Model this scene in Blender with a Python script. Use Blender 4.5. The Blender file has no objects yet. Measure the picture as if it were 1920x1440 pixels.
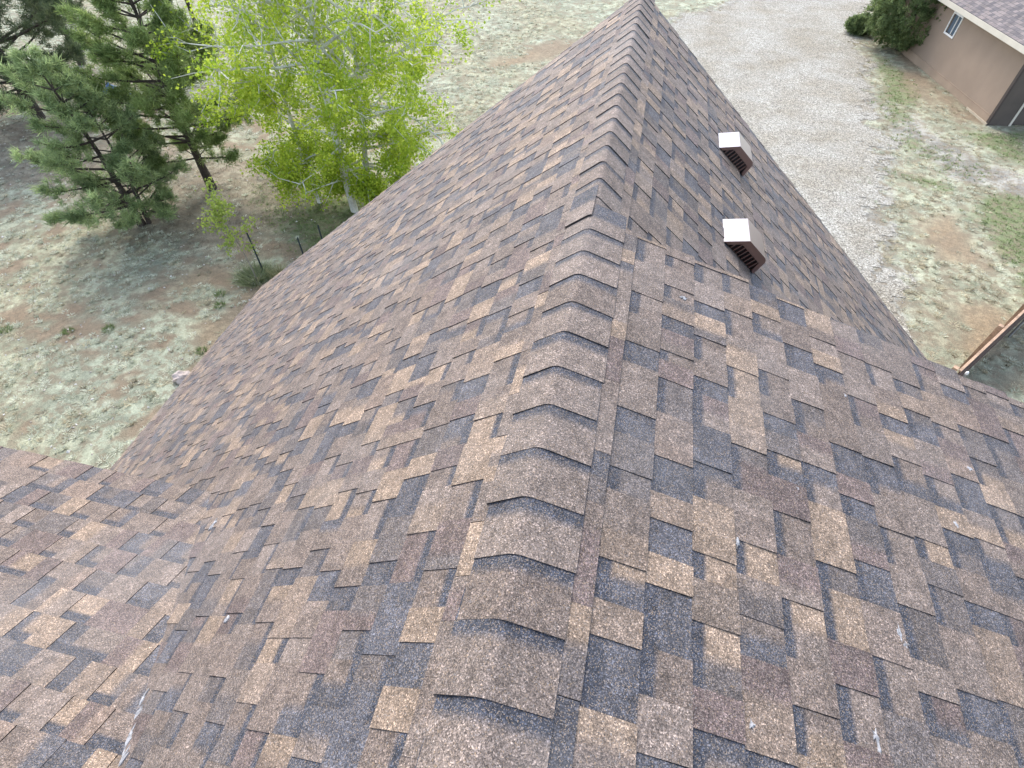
import bpy, math, random
import numpy as np
from mathutils import Vector, Matrix

random.seed(7)
rng = np.random.default_rng(11)
R = math.radians
scene = bpy.context.scene
COL = scene.collection

# ------------------------------------------------------------------ camera
RIDGE_Z = 7.75                       # ridge height above the ground
CAM = Vector((0.1144, 0.0, 9.0))
cam_data = bpy.data.cameras.new('camera')
cam_data.sensor_width = 36.0
cam_data.lens = 36.0 * 1010.0 / 1920.0
cam_data.clip_start = 0.05
cam_data.clip_end = 2000.0
cam = bpy.data.objects.new('camera', cam_data)
COL.objects.link(cam)
cam.location = CAM
cam.rotation_euler = (R(90 - 49.12), 0.0, R(12.6))
scene.camera = cam
scene.render.resolution_x = 1024
scene.render.resolution_y = 768

# ------------------------------------------------------------------ sky and sun
SUN_AZ = R(-26)                      # from +Y towards -X (ahead and to the left)
SUN_EL = R(45)
world = bpy.data.worlds.new('World')
scene.world = world
world.use_nodes = True
wn = world.node_tree.nodes
wl = world.node_tree.links
wn.clear()
sky = wn.new('ShaderNodeTexSky')
sky.sky_type = 'NISHITA'
sky.sun_disc = False
sky.sun_elevation = SUN_EL
sky.sun_rotation = SUN_AZ
sky.altitude = 2000
sky.air_density = 1.0
sky.dust_density = 6.0
sky.ozone_density = 1.0
bg = wn.new('ShaderNodeBackground')
bg.inputs['Strength'].default_value = 0.15
wo = wn.new('ShaderNodeOutputWorld')
veil = wn.new('ShaderNodeHueSaturation')      # thin overcast: the same sky, less blue
veil.inputs['Saturation'].default_value = 0.7
wl.new(sky.outputs[0], veil.inputs['Color'])
wl.new(veil.outputs[0], bg.inputs[0])
wl.new(bg.outputs[0], wo.inputs[0])

sun_data = bpy.data.lights.new('sun', 'SUN')
sun_data.energy = 1.05
sun_data.angle = R(30)
sun_data.color = (1.0, 0.95, 0.88)
sun = bpy.data.objects.new('sun', sun_data)
COL.objects.link(sun)
sd = Vector((math.sin(SUN_AZ) * math.cos(SUN_EL), math.cos(SUN_AZ) * math.cos(SUN_EL), math.sin(SUN_EL)))
sun.rotation_euler = sd.to_track_quat('Z', 'Y').to_euler()
sun.location = (-20, 20, 30)

scene.view_settings.view_transform = 'Standard'
scene.view_settings.look = 'None'
scene.view_settings.gamma = 1.0
scene.view_settings.use_curve_mapping = False
scene.view_settings.exposure = 1.94


# ------------------------------------------------------------------ materials
def new_mat(name):
    m = bpy.data.materials.new(name)
    m.use_nodes = True
    nt = m.node_tree
    nt.nodes.clear()
    out = nt.nodes.new('ShaderNodeOutputMaterial')
    b = nt.nodes.new('ShaderNodeBsdfPrincipled')
    nt.links.new(b.outputs[0], out.inputs[0])
    return m, nt, b


def N(nt, t, **kw):
    n = nt.nodes.new(t)
    for k, v in kw.items():
        if k in n.inputs:
            n.inputs[k].default_value = v
        else:
            setattr(n, k, v)
    return n


def ramp(nt, pts):
    n = nt.nodes.new('ShaderNodeValToRGB')
    cr = n.color_ramp
    while len(cr.elements) < len(pts):
        cr.elements.new(0.5)
    for e, (p, c) in zip(cr.elements, pts):
        e.position = p
        e.color = (*c, 1) if not np.isscalar(c) else (c, c, c, 1)
    return n


def mixc(nt, a, b, f, mode='MIX'):
    n = nt.nodes.new('ShaderNodeMix')
    n.data_type = 'RGBA'
    n.blend_type = mode
    for sock, v in ((n.inputs[6], a), (n.inputs[7], b), (n.inputs[0], f)):
        if hasattr(v, 'links'):
            nt.links.new(v, sock)
        elif np.isscalar(v):
            sock.default_value = v
        else:
            sock.default_value = (*v, 1)
    return n.outputs[2]


def world_pos(nt):
    return nt.nodes.new('ShaderNodeNewGeometry').outputs['Position']


def mat_plain(name, color, rough=0.7, var=0.25, scale=6.0, fine=60.0, metallic=0.0, bump=0.1, coat=0.0, spec=0.5):
    m, nt, b = new_mat(name)
    pos = nt.nodes.new('ShaderNodeTexCoord').outputs['Object']
    n1 = N(nt, 'ShaderNodeTexNoise', Scale=scale, Detail=6.0)
    n2 = N(nt, 'ShaderNodeTexNoise', Scale=fine, Detail=3.0)
    nt.links.new(pos, n1.inputs['Vector'])
    nt.links.new(pos, n2.inputs['Vector'])
    r1 = ramp(nt, [(0.3, 1 - var), (0.7, 1 + var)])
    r2 = ramp(nt, [(0.3, 1 - var * 0.7), (0.7, 1 + var * 0.7)])
    nt.links.new(n1.outputs[0], r1.inputs[0])
    nt.links.new(n2.outputs[0], r2.inputs[0])
    c = mixc(nt, color, r1.outputs[0], 1.0, 'MULTIPLY')
    c = mixc(nt, c, r2.outputs[0], 1.0, 'MULTIPLY')
    nt.links.new(c, b.inputs['Base Color'])
    b.inputs['Roughness'].default_value = rough
    b.inputs['Metallic'].default_value = metallic
    b.inputs['Coat Weight'].default_value = coat
    b.inputs['Specular IOR Level'].default_value = spec
    if bump:
        bp = N(nt, 'ShaderNodeBump', Strength=bump, Distance=0.01)
        nt.links.new(n2.outputs[0], bp.inputs['Height'])
        nt.links.new(bp.outputs[0], b.inputs['Normal'])
    return m


def mat_shingle():
    m, nt, b = new_mat('asphalt_granules')
    at = N(nt, 'ShaderNodeAttribute', attribute_name='Col')
    pos = world_pos(nt)
    v1 = N(nt, 'ShaderNodeTexVoronoi', Scale=300.0)
    v2 = N(nt, 'ShaderNodeTexVoronoi', Scale=520.0)
    nt.links.new(pos, v1.inputs['Vector'])
    nt.links.new(pos, v2.inputs['Vector'])
    s1 = N(nt, 'ShaderNodeSeparateColor')
    s2 = N(nt, 'ShaderNodeSeparateColor')
    nt.links.new(v1.outputs['Color'], s1.inputs[0])
    nt.links.new(v2.outputs['Color'], s2.inputs[0])
    # dark and pale granules
    r1 = ramp(nt, [(0.0, 0.42), (0.3, 0.74), (0.62, 1.0), (0.86, 1.22), (0.93, 1.9), (1.0, 2.35)])
    r2 = ramp(nt, [(0.0, 0.6), (0.5, 0.98), (0.85, 1.2), (1.0, 1.85)])
    nt.links.new(s1.outputs[0], r1.inputs[0])
    nt.links.new(s2.outputs[1], r2.inputs[0])
    c = mixc(nt, at.outputs['Color'], r1.outputs[0], 1.0, 'MULTIPLY')
    c = mixc(nt, c, r2.outputs[0], 1.0, 'MULTIPLY')
    # scattered gold / grey granules of the blend
    rg = ramp(nt, [(0.84, 0.0), (0.86, 1.0)])
    nt.links.new(s2.outputs[2], rg.inputs[0])
    tint = mixc(nt, (0.30, 0.20, 0.11), (0.21, 0.20, 0.20), s1.outputs[2])
    f = N(nt, 'ShaderNodeMath', operation='MULTIPLY')
    nt.links.new(rg.outputs[0], f.inputs[0])
    f.inputs[1].default_value = 0.75
    c = mixc(nt, c, tint, f.outputs[0])
    # medium mottling, then pale dust that lies in broad patches
    n3 = N(nt, 'ShaderNodeTexNoise', Scale=26.0, Detail=4.0)
    nt.links.new(pos, n3.inputs['Vector'])
    r3 = ramp(nt, [(0.28, 0.74), (0.72, 1.24)])
    nt.links.new(n3.outputs[0], r3.inputs[0])
    c = mixc(nt, c, r3.outputs[0], 1.0, 'MULTIPLY')
    n4 = N(nt, 'ShaderNodeTexNoise', Scale=1.3, Detail=5.0, Roughness=0.62)
    nt.links.new(pos, n4.inputs['Vector'])
    r4 = ramp(nt, [(0.5, 0.0), (0.85, 0.22)])
    nt.links.new(n4.outputs[0], r4.inputs[0])
    c = mixc(nt, c, (0.30, 0.29, 0.285), r4.outputs[0])
    nt.links.new(c, b.inputs['Base Color'])
    b.inputs['Roughness'].default_value = 0.82
    b.inputs['Specular IOR Level'].default_value = 0.35
    bp = N(nt, 'ShaderNodeBump', Strength=0.5, Distance=0.0018)
    nt.links.new(v1.outputs['Distance'], bp.inputs['Height'])
    nt.links.new(bp.outputs[0], b.inputs['Normal'])
    return m


def mat_attr(name, rough=0.8, transl=0.0, noise=0.2, scale=30.0, spec=0.3):
    m, nt, b = new_mat(name)
    at = N(nt, 'ShaderNodeAttribute', attribute_name='Col')
    n1 = N(nt, 'ShaderNodeTexNoise', Scale=scale, Detail=4.0)
    nt.links.new(world_pos(nt), n1.inputs['Vector'])
    r1 = ramp(nt, [(0.3, 1 - noise), (0.7, 1 + noise)])
    nt.links.new(n1.outputs[0], r1.inputs[0])
    c = mixc(nt, at.outputs['Color'], r1.outputs[0], 1.0, 'MULTIPLY')
    nt.links.new(c, b.inputs['Base Color'])
    b.inputs['Roughness'].default_value = rough
    b.inputs['Specular IOR Level'].default_value = spec
    if transl:
        tr = nt.nodes.new('ShaderNodeBsdfTranslucent')
        nt.links.new(c, tr.inputs[0])
        mx = nt.nodes.new('ShaderNodeMixShader')
        mx.inputs[0].default_value = transl
        out = [n for n in nt.nodes if n.type == 'OUTPUT_MATERIAL'][0]
        nt.links.new(b.outputs[0], mx.inputs[1])
        nt.links.new(tr.outputs[0], mx.inputs[2])
        nt.links.new(mx.outputs[0], out.inputs[0])
    return m


def mat_ground():
    m, nt, b = new_mat('dry_meadow_soil')
    at = N(nt, 'ShaderNodeAttribute', attribute_name='Col')
    pos = world_pos(nt)
    n1 = N(nt, 'ShaderNodeTexNoise', Scale=7.0, Detail=8.0, Roughness=0.7)
    n2 = N(nt, 'ShaderNodeTexNoise', Scale=38.0, Detail=5.0, Roughness=0.7)
    v = N(nt, 'ShaderNodeTexVoronoi', Scale=22.0)
    for n in (n1, n2, v):
        nt.links.new(pos, n.inputs['Vector'])
    r1 = ramp(nt, [(0.3, 0.68), (0.7, 1.28)])
    r2 = ramp(nt, [(0.3, 0.66), (0.7, 1.34)])
    nt.links.new(n1.outputs[0], r1.inputs[0])
    nt.links.new(n2.outputs[0], r2.inputs[0])
    c = mixc(nt, at.outputs['Color'], r1.outputs[0], 1.0, 'MULTIPLY')
    # bare soil shows between the mats
    n3 = N(nt, 'ShaderNodeTexNoise', Scale=3.4, Detail=9.0, Roughness=0.72)
    nt.links.new(pos, n3.inputs['Vector'])
    r3 = ramp(nt, [(0.48, 0.0), (0.55, 0.68)])
    nt.links.new(n3.outputs[0], r3.inputs[0])
    c = mixc(nt, c, (0.225, 0.18, 0.122), r3.outputs[0])
    c = mixc(nt, c, r2.outputs[0], 1.0, 'MULTIPLY')
    nt.links.new(c, b.inputs['Base Color'])
    b.inputs['Roughness'].default_value = 0.95
    b.inputs['Specular IOR Level'].default_value = 0.15
    bp = N(nt, 'ShaderNodeBump', Strength=0.7, Distance=0.05)
    nt.links.new(n2.outputs[0], bp.inputs['Height'])
    nt.links.new(bp.outputs[0], b.inputs['Normal'])
    return m


def mat_gravel():
    m, nt, b = new_mat('crushed_gravel')
    pos = world_pos(nt)
    v = N(nt, 'ShaderNodeTexVoronoi', Scale=30.0)
    v2 = N(nt, 'ShaderNodeTexVoronoi', Scale=55.0)
    n1 = N(nt, 'ShaderNodeTexNoise', Scale=0.45, Detail=6.0, Roughness=0.65)
    for n in (n1, v, v2):
        nt.links.new(pos, n.inputs['Vector'])
    s = N(nt, 'ShaderNodeSeparateColor')
    nt.links.new(v.outputs['Color'], s.inputs[0])
    r1 = ramp(nt, [(0.0, (0.15, 0.137, 0.112)), (0.35, (0.275, 0.26, 0.22)), (0.7, (0.36, 0.342, 0.29)), (1.0, (0.49, 0.468, 0.41))])
    nt.links.new(s.outputs[0], r1.inputs[0])
    s2 = N(nt, 'ShaderNodeSeparateColor')
    nt.links.new(v2.outputs['Color'], s2.inputs[0])
    r2 = ramp(nt, [(0.0, 0.7), (1.0, 1.3)])
    nt.links.new(s2.outputs[0], r2.inputs[0])
    c = mixc(nt, r1.outputs[0], r2.outputs[0], 1.0, 'MULTIPLY')
    r3 = ramp(nt, [(0.35, (0.84, 0.79, 0.71)), (0.62, (1.08, 1.08, 1.08))])
    nt.links.new(n1.outputs[0], r3.inputs[0])
    c = mixc(nt, c, r3.outputs[0], 1.0, 'MULTIPLY')
    nt.links.new(c, b.inputs['Base Color'])
    b.inputs['Roughness'].default_value = 0.9
    b.inputs['Specular IOR Level'].default_value = 0.2
    bp = N(nt, 'ShaderNodeBump', Strength=0.8, Distance=0.03)
    nt.links.new(v.outputs['Distance'], bp.inputs['Height'])
    nt.links.new(bp.outputs[0], b.inputs['Normal'])
    return m


def mat_far_shingles():
    m, nt, b = new_mat('garage_shingles')
    tc = nt.nodes.new('ShaderNodeTexCoord').outputs['Object']
    br = N(nt, 'ShaderNodeTexBrick', Scale=1.0)
    br.offset = 0.37
    br.inputs['Brick Width'].default_value = 0.19
    br.inputs['Row Height'].default_value = 0.14
    br.inputs['Mortar Size'].default_value = 0.006
    br.inputs['Color1'].default_value = (0.085, 0.075, 0.078, 1)
    br.inputs['Color2'].default_value = (0.19, 0.155, 0.14, 1)
    br.inputs['Mortar'].default_value = (0.04, 0.04, 0.045, 1)
    nt.links.new(tc, br.inputs['Vector'])
    n1 = N(nt, 'ShaderNodeTexNoise', Scale=3.0, Detail=6.0)
    nt.links.new(tc, n1.inputs['Vector'])
    r1 = ramp(nt, [(0.3, 0.75), (0.7, 1.3)])
    nt.links.new(n1.outputs[0], r1.inputs[0])
    c = mixc(nt, br.outputs[0], r1.outputs[0], 1.0, 'MULTIPLY')
    nt.links.new(c, b.inputs['Base Color'])
    b.inputs['Roughness'].default_value = 0.9
    return m


M = {}
M['shingle'] = mat_shingle()
M['deck'] = mat_plain('roof_felt', (0.03, 0.03, 0.032), 0.9)
M['wall'] = mat_plain('brown_stucco', (0.27, 0.198, 0.142), 0.9, 0.08, 1.2, 90, bump=0.3)
M['plinth'] = mat_plain('brown_stucco_base', (0.29, 0.21, 0.145), 0.9, 0.12, 1.5, 80, bump=0.3)
M['concrete'] = mat_plain('footing_concrete', (0.42, 0.35, 0.25), 0.9, 0.15, 3, 50)
M['darktrim'] = mat_plain('dark_brown_trim', (0.045, 0.03, 0.024), 0.6, 0.1)
M['darkwall'] = mat_plain('dark_door_shaded_wall', (0.075, 0.058, 0.045), 0.7, 0.15, 2.0)  # shade on the garage front wall is put into this dark brown
M['cream'] = mat_plain('cream_paint', (0.52, 0.47, 0.38), 0.55, 0.06, 2.0, bump=0.02)
M['white'] = mat_plain('white_vinyl', (0.72, 0.70, 0.66), 0.4, 0.04, bump=0.0)
M['dripedge'] = mat_plain('pale_metal_edge', (0.45, 0.42, 0.38), 0.45, 0.08, bump=0.0)
M['fascia'] = mat_plain('brown_fascia', (0.09, 0.06, 0.045), 0.7, 0.15)
M['vent'] = mat_plain('brown_baked_enamel', (0.085, 0.028, 0.020), 0.30, 0.06, 4, 40, bump=0.0, coat=1.0)
M['vent'].node_tree.nodes['Principled BSDF'].inputs['Coat Roughness'].default_value = 0.28
M['vent'].node_tree.nodes['Principled BSDF'].inputs['Coat IOR'].default_value = 2.3
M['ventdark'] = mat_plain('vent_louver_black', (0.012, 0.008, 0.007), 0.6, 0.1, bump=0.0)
M['sealant'] = mat_plain('grey_white_sealant', (0.27, 0.265, 0.265), 0.7, 0.5, 60, 250)
M['bark'] = mat_plain('pine_bark', (0.060, 0.045, 0.036), 0.95, 0.35, 5, 30, bump=0.6)
M['aspenbark'] = mat_plain('aspen_bark', (0.56, 0.55, 0.48), 0.8, 0.24, 4, 25, bump=0.2)
M['twig'] = mat_plain('grey_brown_twig', (0.22, 0.20, 0.16), 0.9, 0.2)
M['needles'] = mat_attr('pine_needles', 0.6, 0.42)
M['leaves'] = mat_attr('young_leaves', 0.55, 0.5)
M['grass'] = mat_attr('grass_blades', 0.75, 0.4)
M['stone'] = mat_attr('loose_stones', 0.9, 0.0, 0.15, 60)
M['ground'] = mat_ground()
M['gravel'] = mat_gravel()
M['farshingle'] = mat_far_shingles()
M['rock'] = mat_plain('pinkish_rock', (0.46, 0.38, 0.33), 0.9, 0.3, 4, 40, bump=0.7)
M['post'] = mat_plain('dark_green_steel', (0.035, 0.05, 0.055), 0.6, 0.2)
M['postwhite'] = mat_plain('white_post_tip', (0.55, 0.56, 0.55), 0.6, 0.1)
M['wood'] = mat_plain('weathered_orange_wood', (0.40, 0.26, 0.165), 0.8, 0.3, 5, 40, bump=0.3)
M['picket'] = mat_plain('shaded_weathered_wood', (0.13, 0.085, 0.06), 0.85, 0.3, 5, 40, bump=0.3)  # fence boards face away from the sun: their shade darkens this wood colour
M['steel'] = mat_plain('galvanised_steel', (0.28, 0.28, 0.28), 0.5, 0.15, metallic=0.6, bump=0.0)
M['tarp'] = mat_plain('blue_tarp', (0.07, 0.17, 0.42), 0.45, 0.15, 6, 30, bump=0.2)
mg, ng, bgl = new_mat('window_glass')
bgl.inputs['Base Color'].default_value = (0.10, 0.13, 0.16, 1)
bgl.inputs['Roughness'].default_value = 0.06
bgl.inputs['Specular IOR Level'].default_value = 0.9
nn_ = N(ng, 'ShaderNodeTexNoise', Scale=2.0)
bb_ = N(ng, 'ShaderNodeBump', Strength=0.03)
ng.links.new(nn_.outputs[0], bb_.inputs['Height'])
ng.links.new(bb_.outputs[0], bgl.inputs['Normal'])
M['glass'] = mg


# ------------------------------------------------------------------ mesh helpers
class MB:
    def __init__(self):
        self.v, self.f, self.c = [], [], []

    def face(self, pts, cols=None):
        i = len(self.v)
        self.v.extend([tuple(p) for p in pts])
        self.f.append(tuple(range(i, i + len(pts))))
        if cols is None:
            cols = (0.5, 0.5, 0.5)
        if np.isscalar(cols[0]):
            cols = [cols] * len(pts)
        self.c.extend(cols)

    def box(self, x0, x1, y0, y1, z0, z1, col=None, T=None):
        p = [(x, y, z) for z in (z0, z1) for y in (y0, y1) for x in (x0, x1)]
        if T is not None:
            p = [tuple(T @ Vector(q)) for q in p]
        for a in ((0, 2, 3, 1), (4, 5, 7, 6), (0, 1, 5, 4), (2, 6, 7, 3), (0, 4, 6, 2), (1, 3, 7, 5)):
            self.face([p[k] for k in a], col)

    def tube(self, pts, rad, n=7, col=None, cap=True):
        pts = [Vector(p) for p in pts]
        rings = []
        for i, p in enumerate(pts):
            d = (pts[min(i + 1, len(pts) - 1)] - pts[max(i - 1, 0)])
            if d.length < 1e-9:
                d = Vector((0, 0, 1))
            d.normalize()
            a = d.cross(Vector((0.31, 0.22, 0.93)))
            if a.length < 1e-3:
                a = d.cross(Vector((1, 0, 0)))
            a.normalize()
            b = d.cross(a)
            rings.append([p + (a * math.cos(t) + b * math.sin(t)) * rad[i] for t in [2 * math.pi * k / n for k in range(n)]])
        for r0, r1 in zip(rings[:-1], rings[1:]):
            for k in range(n):
                self.face([r0[k], r0[(k + 1) % n], r1[(k + 1) % n], r1[k]], col)
        if cap:
            self.face(rings[-1], col)
            self.face(rings[0][::-1], col)

    def build(self, name, mat, parent=None, smooth=False, merge=False):
        me = bpy.data.meshes.new(name)
        me.from_pydata(self.v, [], self.f)
        ca = me.color_attributes.new('Col', 'FLOAT_COLOR', 'CORNER')
        arr = np.ones((len(self.c), 4), dtype=np.float32)
        arr[:, :3] = np.array(self.c, dtype=np.float32)
        ca.data.foreach_set('color', arr.ravel())
        if merge:
            import bmesh
            bm = bmesh.new()
            bm.from_mesh(me)
            bmesh.ops.remove_doubles(bm, verts=bm.verts, dist=1e-5)
            bm.to_mesh(me)
            bm.free()
        if smooth:
            me.polygons.foreach_set('use_smooth', [True] * len(me.polygons))
        me.materials.append(M[mat] if isinstance(mat, str) else mat)
        o = bpy.data.objects.new(name, me)
        COL.objects.link(o)
        if parent is not None:
            o.parent = parent
        return o


def soup(name, verts, nper, cols, mat, parent=None):
    """verts (F, nper, 3), cols (F, 3): one mesh out of many separate small faces."""
    verts = np.asarray(verts, np.float32)
    F = len(verts)
    me = bpy.data.meshes.new(name)
    me.vertices.add(F * nper)
    me.vertices.foreach_set('co', verts.ravel())
    me.loops.add(F * nper)
    me.loops.foreach_set('vertex_index', np.arange(F * nper, dtype=np.int32))
    me.polygons.add(F)
    me.polygons.foreach_set('loop_start', np.arange(0, F * nper, nper, dtype=np.int32))
    me.polygons.foreach_set('loop_total', np.full(F, nper, dtype=np.int32))
    me.update(calc_edges=True)
    ca = me.color_attributes.new('Col', 'FLOAT_COLOR', 'CORNER')
    a = np.ones((F, nper, 4), np.float32)
    a[:, :, :3] = np.asarray(cols, np.float32)[:, None, :]
    ca.data.foreach_set('color', a.ravel())
    me.materials.append(M[mat])
    o = bpy.data.objects.new(name, me)
    COL.objects.link(o)
    if parent is not None:
        o.parent = parent
    return o


def tag(o, label=None, cat=None, group=None, kind=None):
    for k, v in (('label', label), ('category', cat), ('group', group), ('kind', kind)):
        if v:
            o[k] = v
    return o


def thing(name, label, cat, loc=(0, 0, 0), group=None):
    o = bpy.data.objects.new(name, None)
    o.empty_display_size = 0.2
    COL.objects.link(o)
    o.location = loc
    return tag(o, label, cat, group)


# value noise for masks and relief
_perm = rng.random((257, 257))


def vnoise(x, y):
    x = np.asarray(x, float)
    y = np.asarray(y, float)
    xi = np.floor(x).astype(int)
    yi = np.floor(y).astype(int)
    fx, fy = x - xi, y - yi
    fx = fx * fx * (3 - 2 * fx)
    fy = fy * fy * (3 - 2 * fy)
    g = lambda a, b: _perm[a % 256, b % 256]
    return (g(xi, yi) * (1 - fx) + g(xi + 1, yi) * fx) * (1 - fy) + (g(xi, yi + 1) * (1 - fx) + g(xi + 1, yi + 1) * fx) * fy


def fbm(x, y, octv=4, s=1.0):
    t = 0
    a = 0.5
    for k in range(octv):
        t = t + a * vnoise(np.asarray(x) * s + 17.3 * k, np.asarray(y) * s - 9.1 * k)
        s *= 2.03
        a *= 0.5
    return t / (1 - 0.5 ** octv)


def poly_sd(x, y, P):
    """signed distance to polygon, positive inside."""
    x = np.asarray(x, float)
    y = np.asarray(y, float)
    d = np.full(x.shape, 1e9)
    ins = np.zeros(x.shape, bool)
    n = len(P)
    for i in range(n):
        (x0, y0), (x1, y1) = P[i], P[(i + 1) % n]
        ex, ey = x1 - x0, y1 - y0
        t = np.clip(((x - x0) * ex + (y - y0) * ey) / (ex * ex + ey * ey), 0, 1)
        d = np.minimum(d, np.hypot(x - x0 - t * ex, y - y0 - t * ey))
        c = ((y0 > y) != (y1 > y)) & (x < ex * (y - y0) / (ey if ey else 1e-9) + x0)
        ins ^= c
    return np.where(ins, d, -d)


# ------------------------------------------------------------------ the ground
DRIVE = [(6.6, 6.0), (7.5, 9.6), (7.6, 11.6), (7.6, 12.9), (7.9, 14.7), (8.3, 17.7), (8.9, 20.0), (9.2, 22.5),
         (9.55, 25.6), (9.9, 28.0), (10.5, 34.5), (12.5, 42), (18, 60), (12, 62), (5.24, 39.2), (3.1, 36.9), (0.98, 34.9),
         (-1.0, 30.0), (-0.8, 20.0), (0.5, 12.0), (2.0, 6.0)]
FINGER = [(9.0, 23.5), (9.87, 23.89), (10.8, 24.59), (11.56, 22.58), (12.18, 21.16), (13.4, 19.9), (13.2, 18.5), (11.56, 19.19), (10.53, 18.89),
          (10.28, 20.05), (10.02, 21.98), (8.9, 21.6)]
GREENS = [[(9.65, 25.62), (10.31, 24.98), (10.55, 23.57), (10.73, 21.43), (10.52, 20.03), (9.94, 21.05), (9.41, 22.63)],
          [(10.39, 22.19), (11.09, 22.13), (11.69, 20.66), (11.22, 19.64), (10.42, 19.64)],
          [(11.94, 24.0), (14.29, 23.5), (13.27, 21.02), (12.63, 22.06), (11.91, 23.19)],
          [(11.06, 18.58), (13.5, 18.4), (12.5, 13.0), (10.57, 13.28), (10.8, 15.45), (10.14, 16.96)],
          [(8.6, 19.6), (9.55, 19.45), (10.55, 18.97), (10.28, 18.57), (9.08, 18.81)],
          [(10.6, 31.45), (11.3, 30.25), (11.4, 27.73), (10.58, 25.3), (9.65, 25.62)],
          [(-11.51, 14.04), (-7.56, 14.6), (-6.6, 12.3), (-7.94, 11.0), (-9.32, 11.7), (-10.39, 12.08)]]
SOILS = [[(11.83, 31.72), (13.19, 24.39), (12.05, 23.67), (11.55, 26.04), (11.41, 28.92)],
         [(8.96, 17.0), (10.07, 17.25), (10.42, 15.11), (10.36, 14.13), (9.33, 14.62), (8.74, 15.52)],
         [(8.92, 12.7), (9.78, 13.1), (10.01, 12.33), (8.75, 10.92)],
         [(-11.86, 9.63), (-10.44, 9.95), (-9.77, 9.4), (-10.61, 8.54), (-11.69, 8.74)],
         [(-6.65, 25.86), (-5.31, 29.01), (-3.15, 30.28), (-3.63, 28.27), (-5.31, 26.49)],
         [(-8.96, 8.09), (-8.9, 9.3), (-7.6, 9.4), (-7.6, 5.0), (-8.6, 5.25)]]
LITTER = [(-24.5, 15.44), (-21.55, 17.3), (-17.29, 15.9), (-14.24, 15.2), (-12.58, 15.6), (-10.16, 14.6), (-9.5, 11.72),
          (-10.01, 10.5), (-11.89, 10.5), (-13.25, 10.5), (-16.49, 12.3), (-18.85, 12.4), (-22.16, 12.6)]


def ground_z(x, y):
    return 0.10 * (fbm(x, y, 3, 0.22) - 0.5)


def sstep(a, b, t):
    t = np.clip((t - a) / (b - a), 0, 1)
    return t * t * (3 - 2 * t)


def masks(x, y):
    wob = 1.3 * (fbm(x, y, 4, 0.9) - 0.5)
    drive = np.maximum(poly_sd(x, y, DRIVE), poly_sd(x, y, FINGER) - 0.22) + 1.25 * wob
    green = np.full(np.shape(x), -9.0)
    for g in GREENS:
        green = np.maximum(green, poly_sd(x, y, g))
    green = sstep(-0.35, 0.45, green + 1.4 * wob)
    soil = np.full(np.shape(x), -9.0)
    for g in SOILS:
        soil = np.maximum(soil, poly_sd(x, y, g))
    soil = sstep(-0.4, 0.3, soil + 1.4 * wob)
    litter = sstep(-0.9, 0.6, poly_sd(x, y, LITTER) + 1.6 * wob)
    bare = sstep(0.57, 0.66, fbm(x, y, 5, 1.7)) * (1 - 0.75 * sstep(17.0, 26.0, y))
    return drive, green, soil, litter, bare


def main_drive(x, y):
    return poly_sd(x, y, DRIVE) - 0.25 + 1.25 * 1.3 * (fbm(x, y, 4, 0.9) - 0.5)


C_SAGE = np.array((0.36, 0.38, 0.275))
C_STRAW = np.array((0.36, 0.35, 0.235))
C_SOIL = np.array((0.24, 0.17, 0.112))
C_SAND = np.array((0.31, 0.225, 0.14))
C_LIT = np.array((0.235, 0.205, 0.15))
C_GREEN = np.array((0.165, 0.195, 0.085))


def ground_color(x, y):
    drive, green, soil, litter, bare = masks(x, y)
    t = sstep(0.35, 0.65, fbm(x, y, 3, 0.35))[..., None]
    c = C_SAGE * (1 - t) + C_STRAW * t
    right = sstep(4.0, 7.0, x)[..., None]
    c = c * (1 - right) + (0.55 * C_STRAW + 0.45 * C_SAGE) * right
    fine = sstep(0.40, 0.62, fbm(x, y, 4, 3.1))[..., None]
    c = c * (0.72 + 0.42 * fine)
    b = (np.maximum(bare * 0.85 * (1 - 0.6 * right[..., 0]), 0))[..., None]
    c = c * (1 - b) + C_SOIL * b
    g = (green * 0.85)[..., None]
    c = c * (1 - g) + C_GREEN * g
    l = (litter * 0.8)[..., None]
    c = c * (1 - l) + C_LIT * (0.75 + 0.6 * fine) * l
    gv = (sstep(-0.45, 0.35, drive + 0.9 * (fbm(x, y, 3, 3.2) - 0.5)) * 0.85)[..., None]
    c = c * (1 - gv) + np.array((0.33, 0.31, 0.27)) * (0.75 + 0.5 * fine) * gv
    s = (soil * 0.8)[..., None]
    cs = C_SOIL * (1 - t) + C_SAND * t
    c = c * (1 - s) + cs * s
    return c


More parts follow.
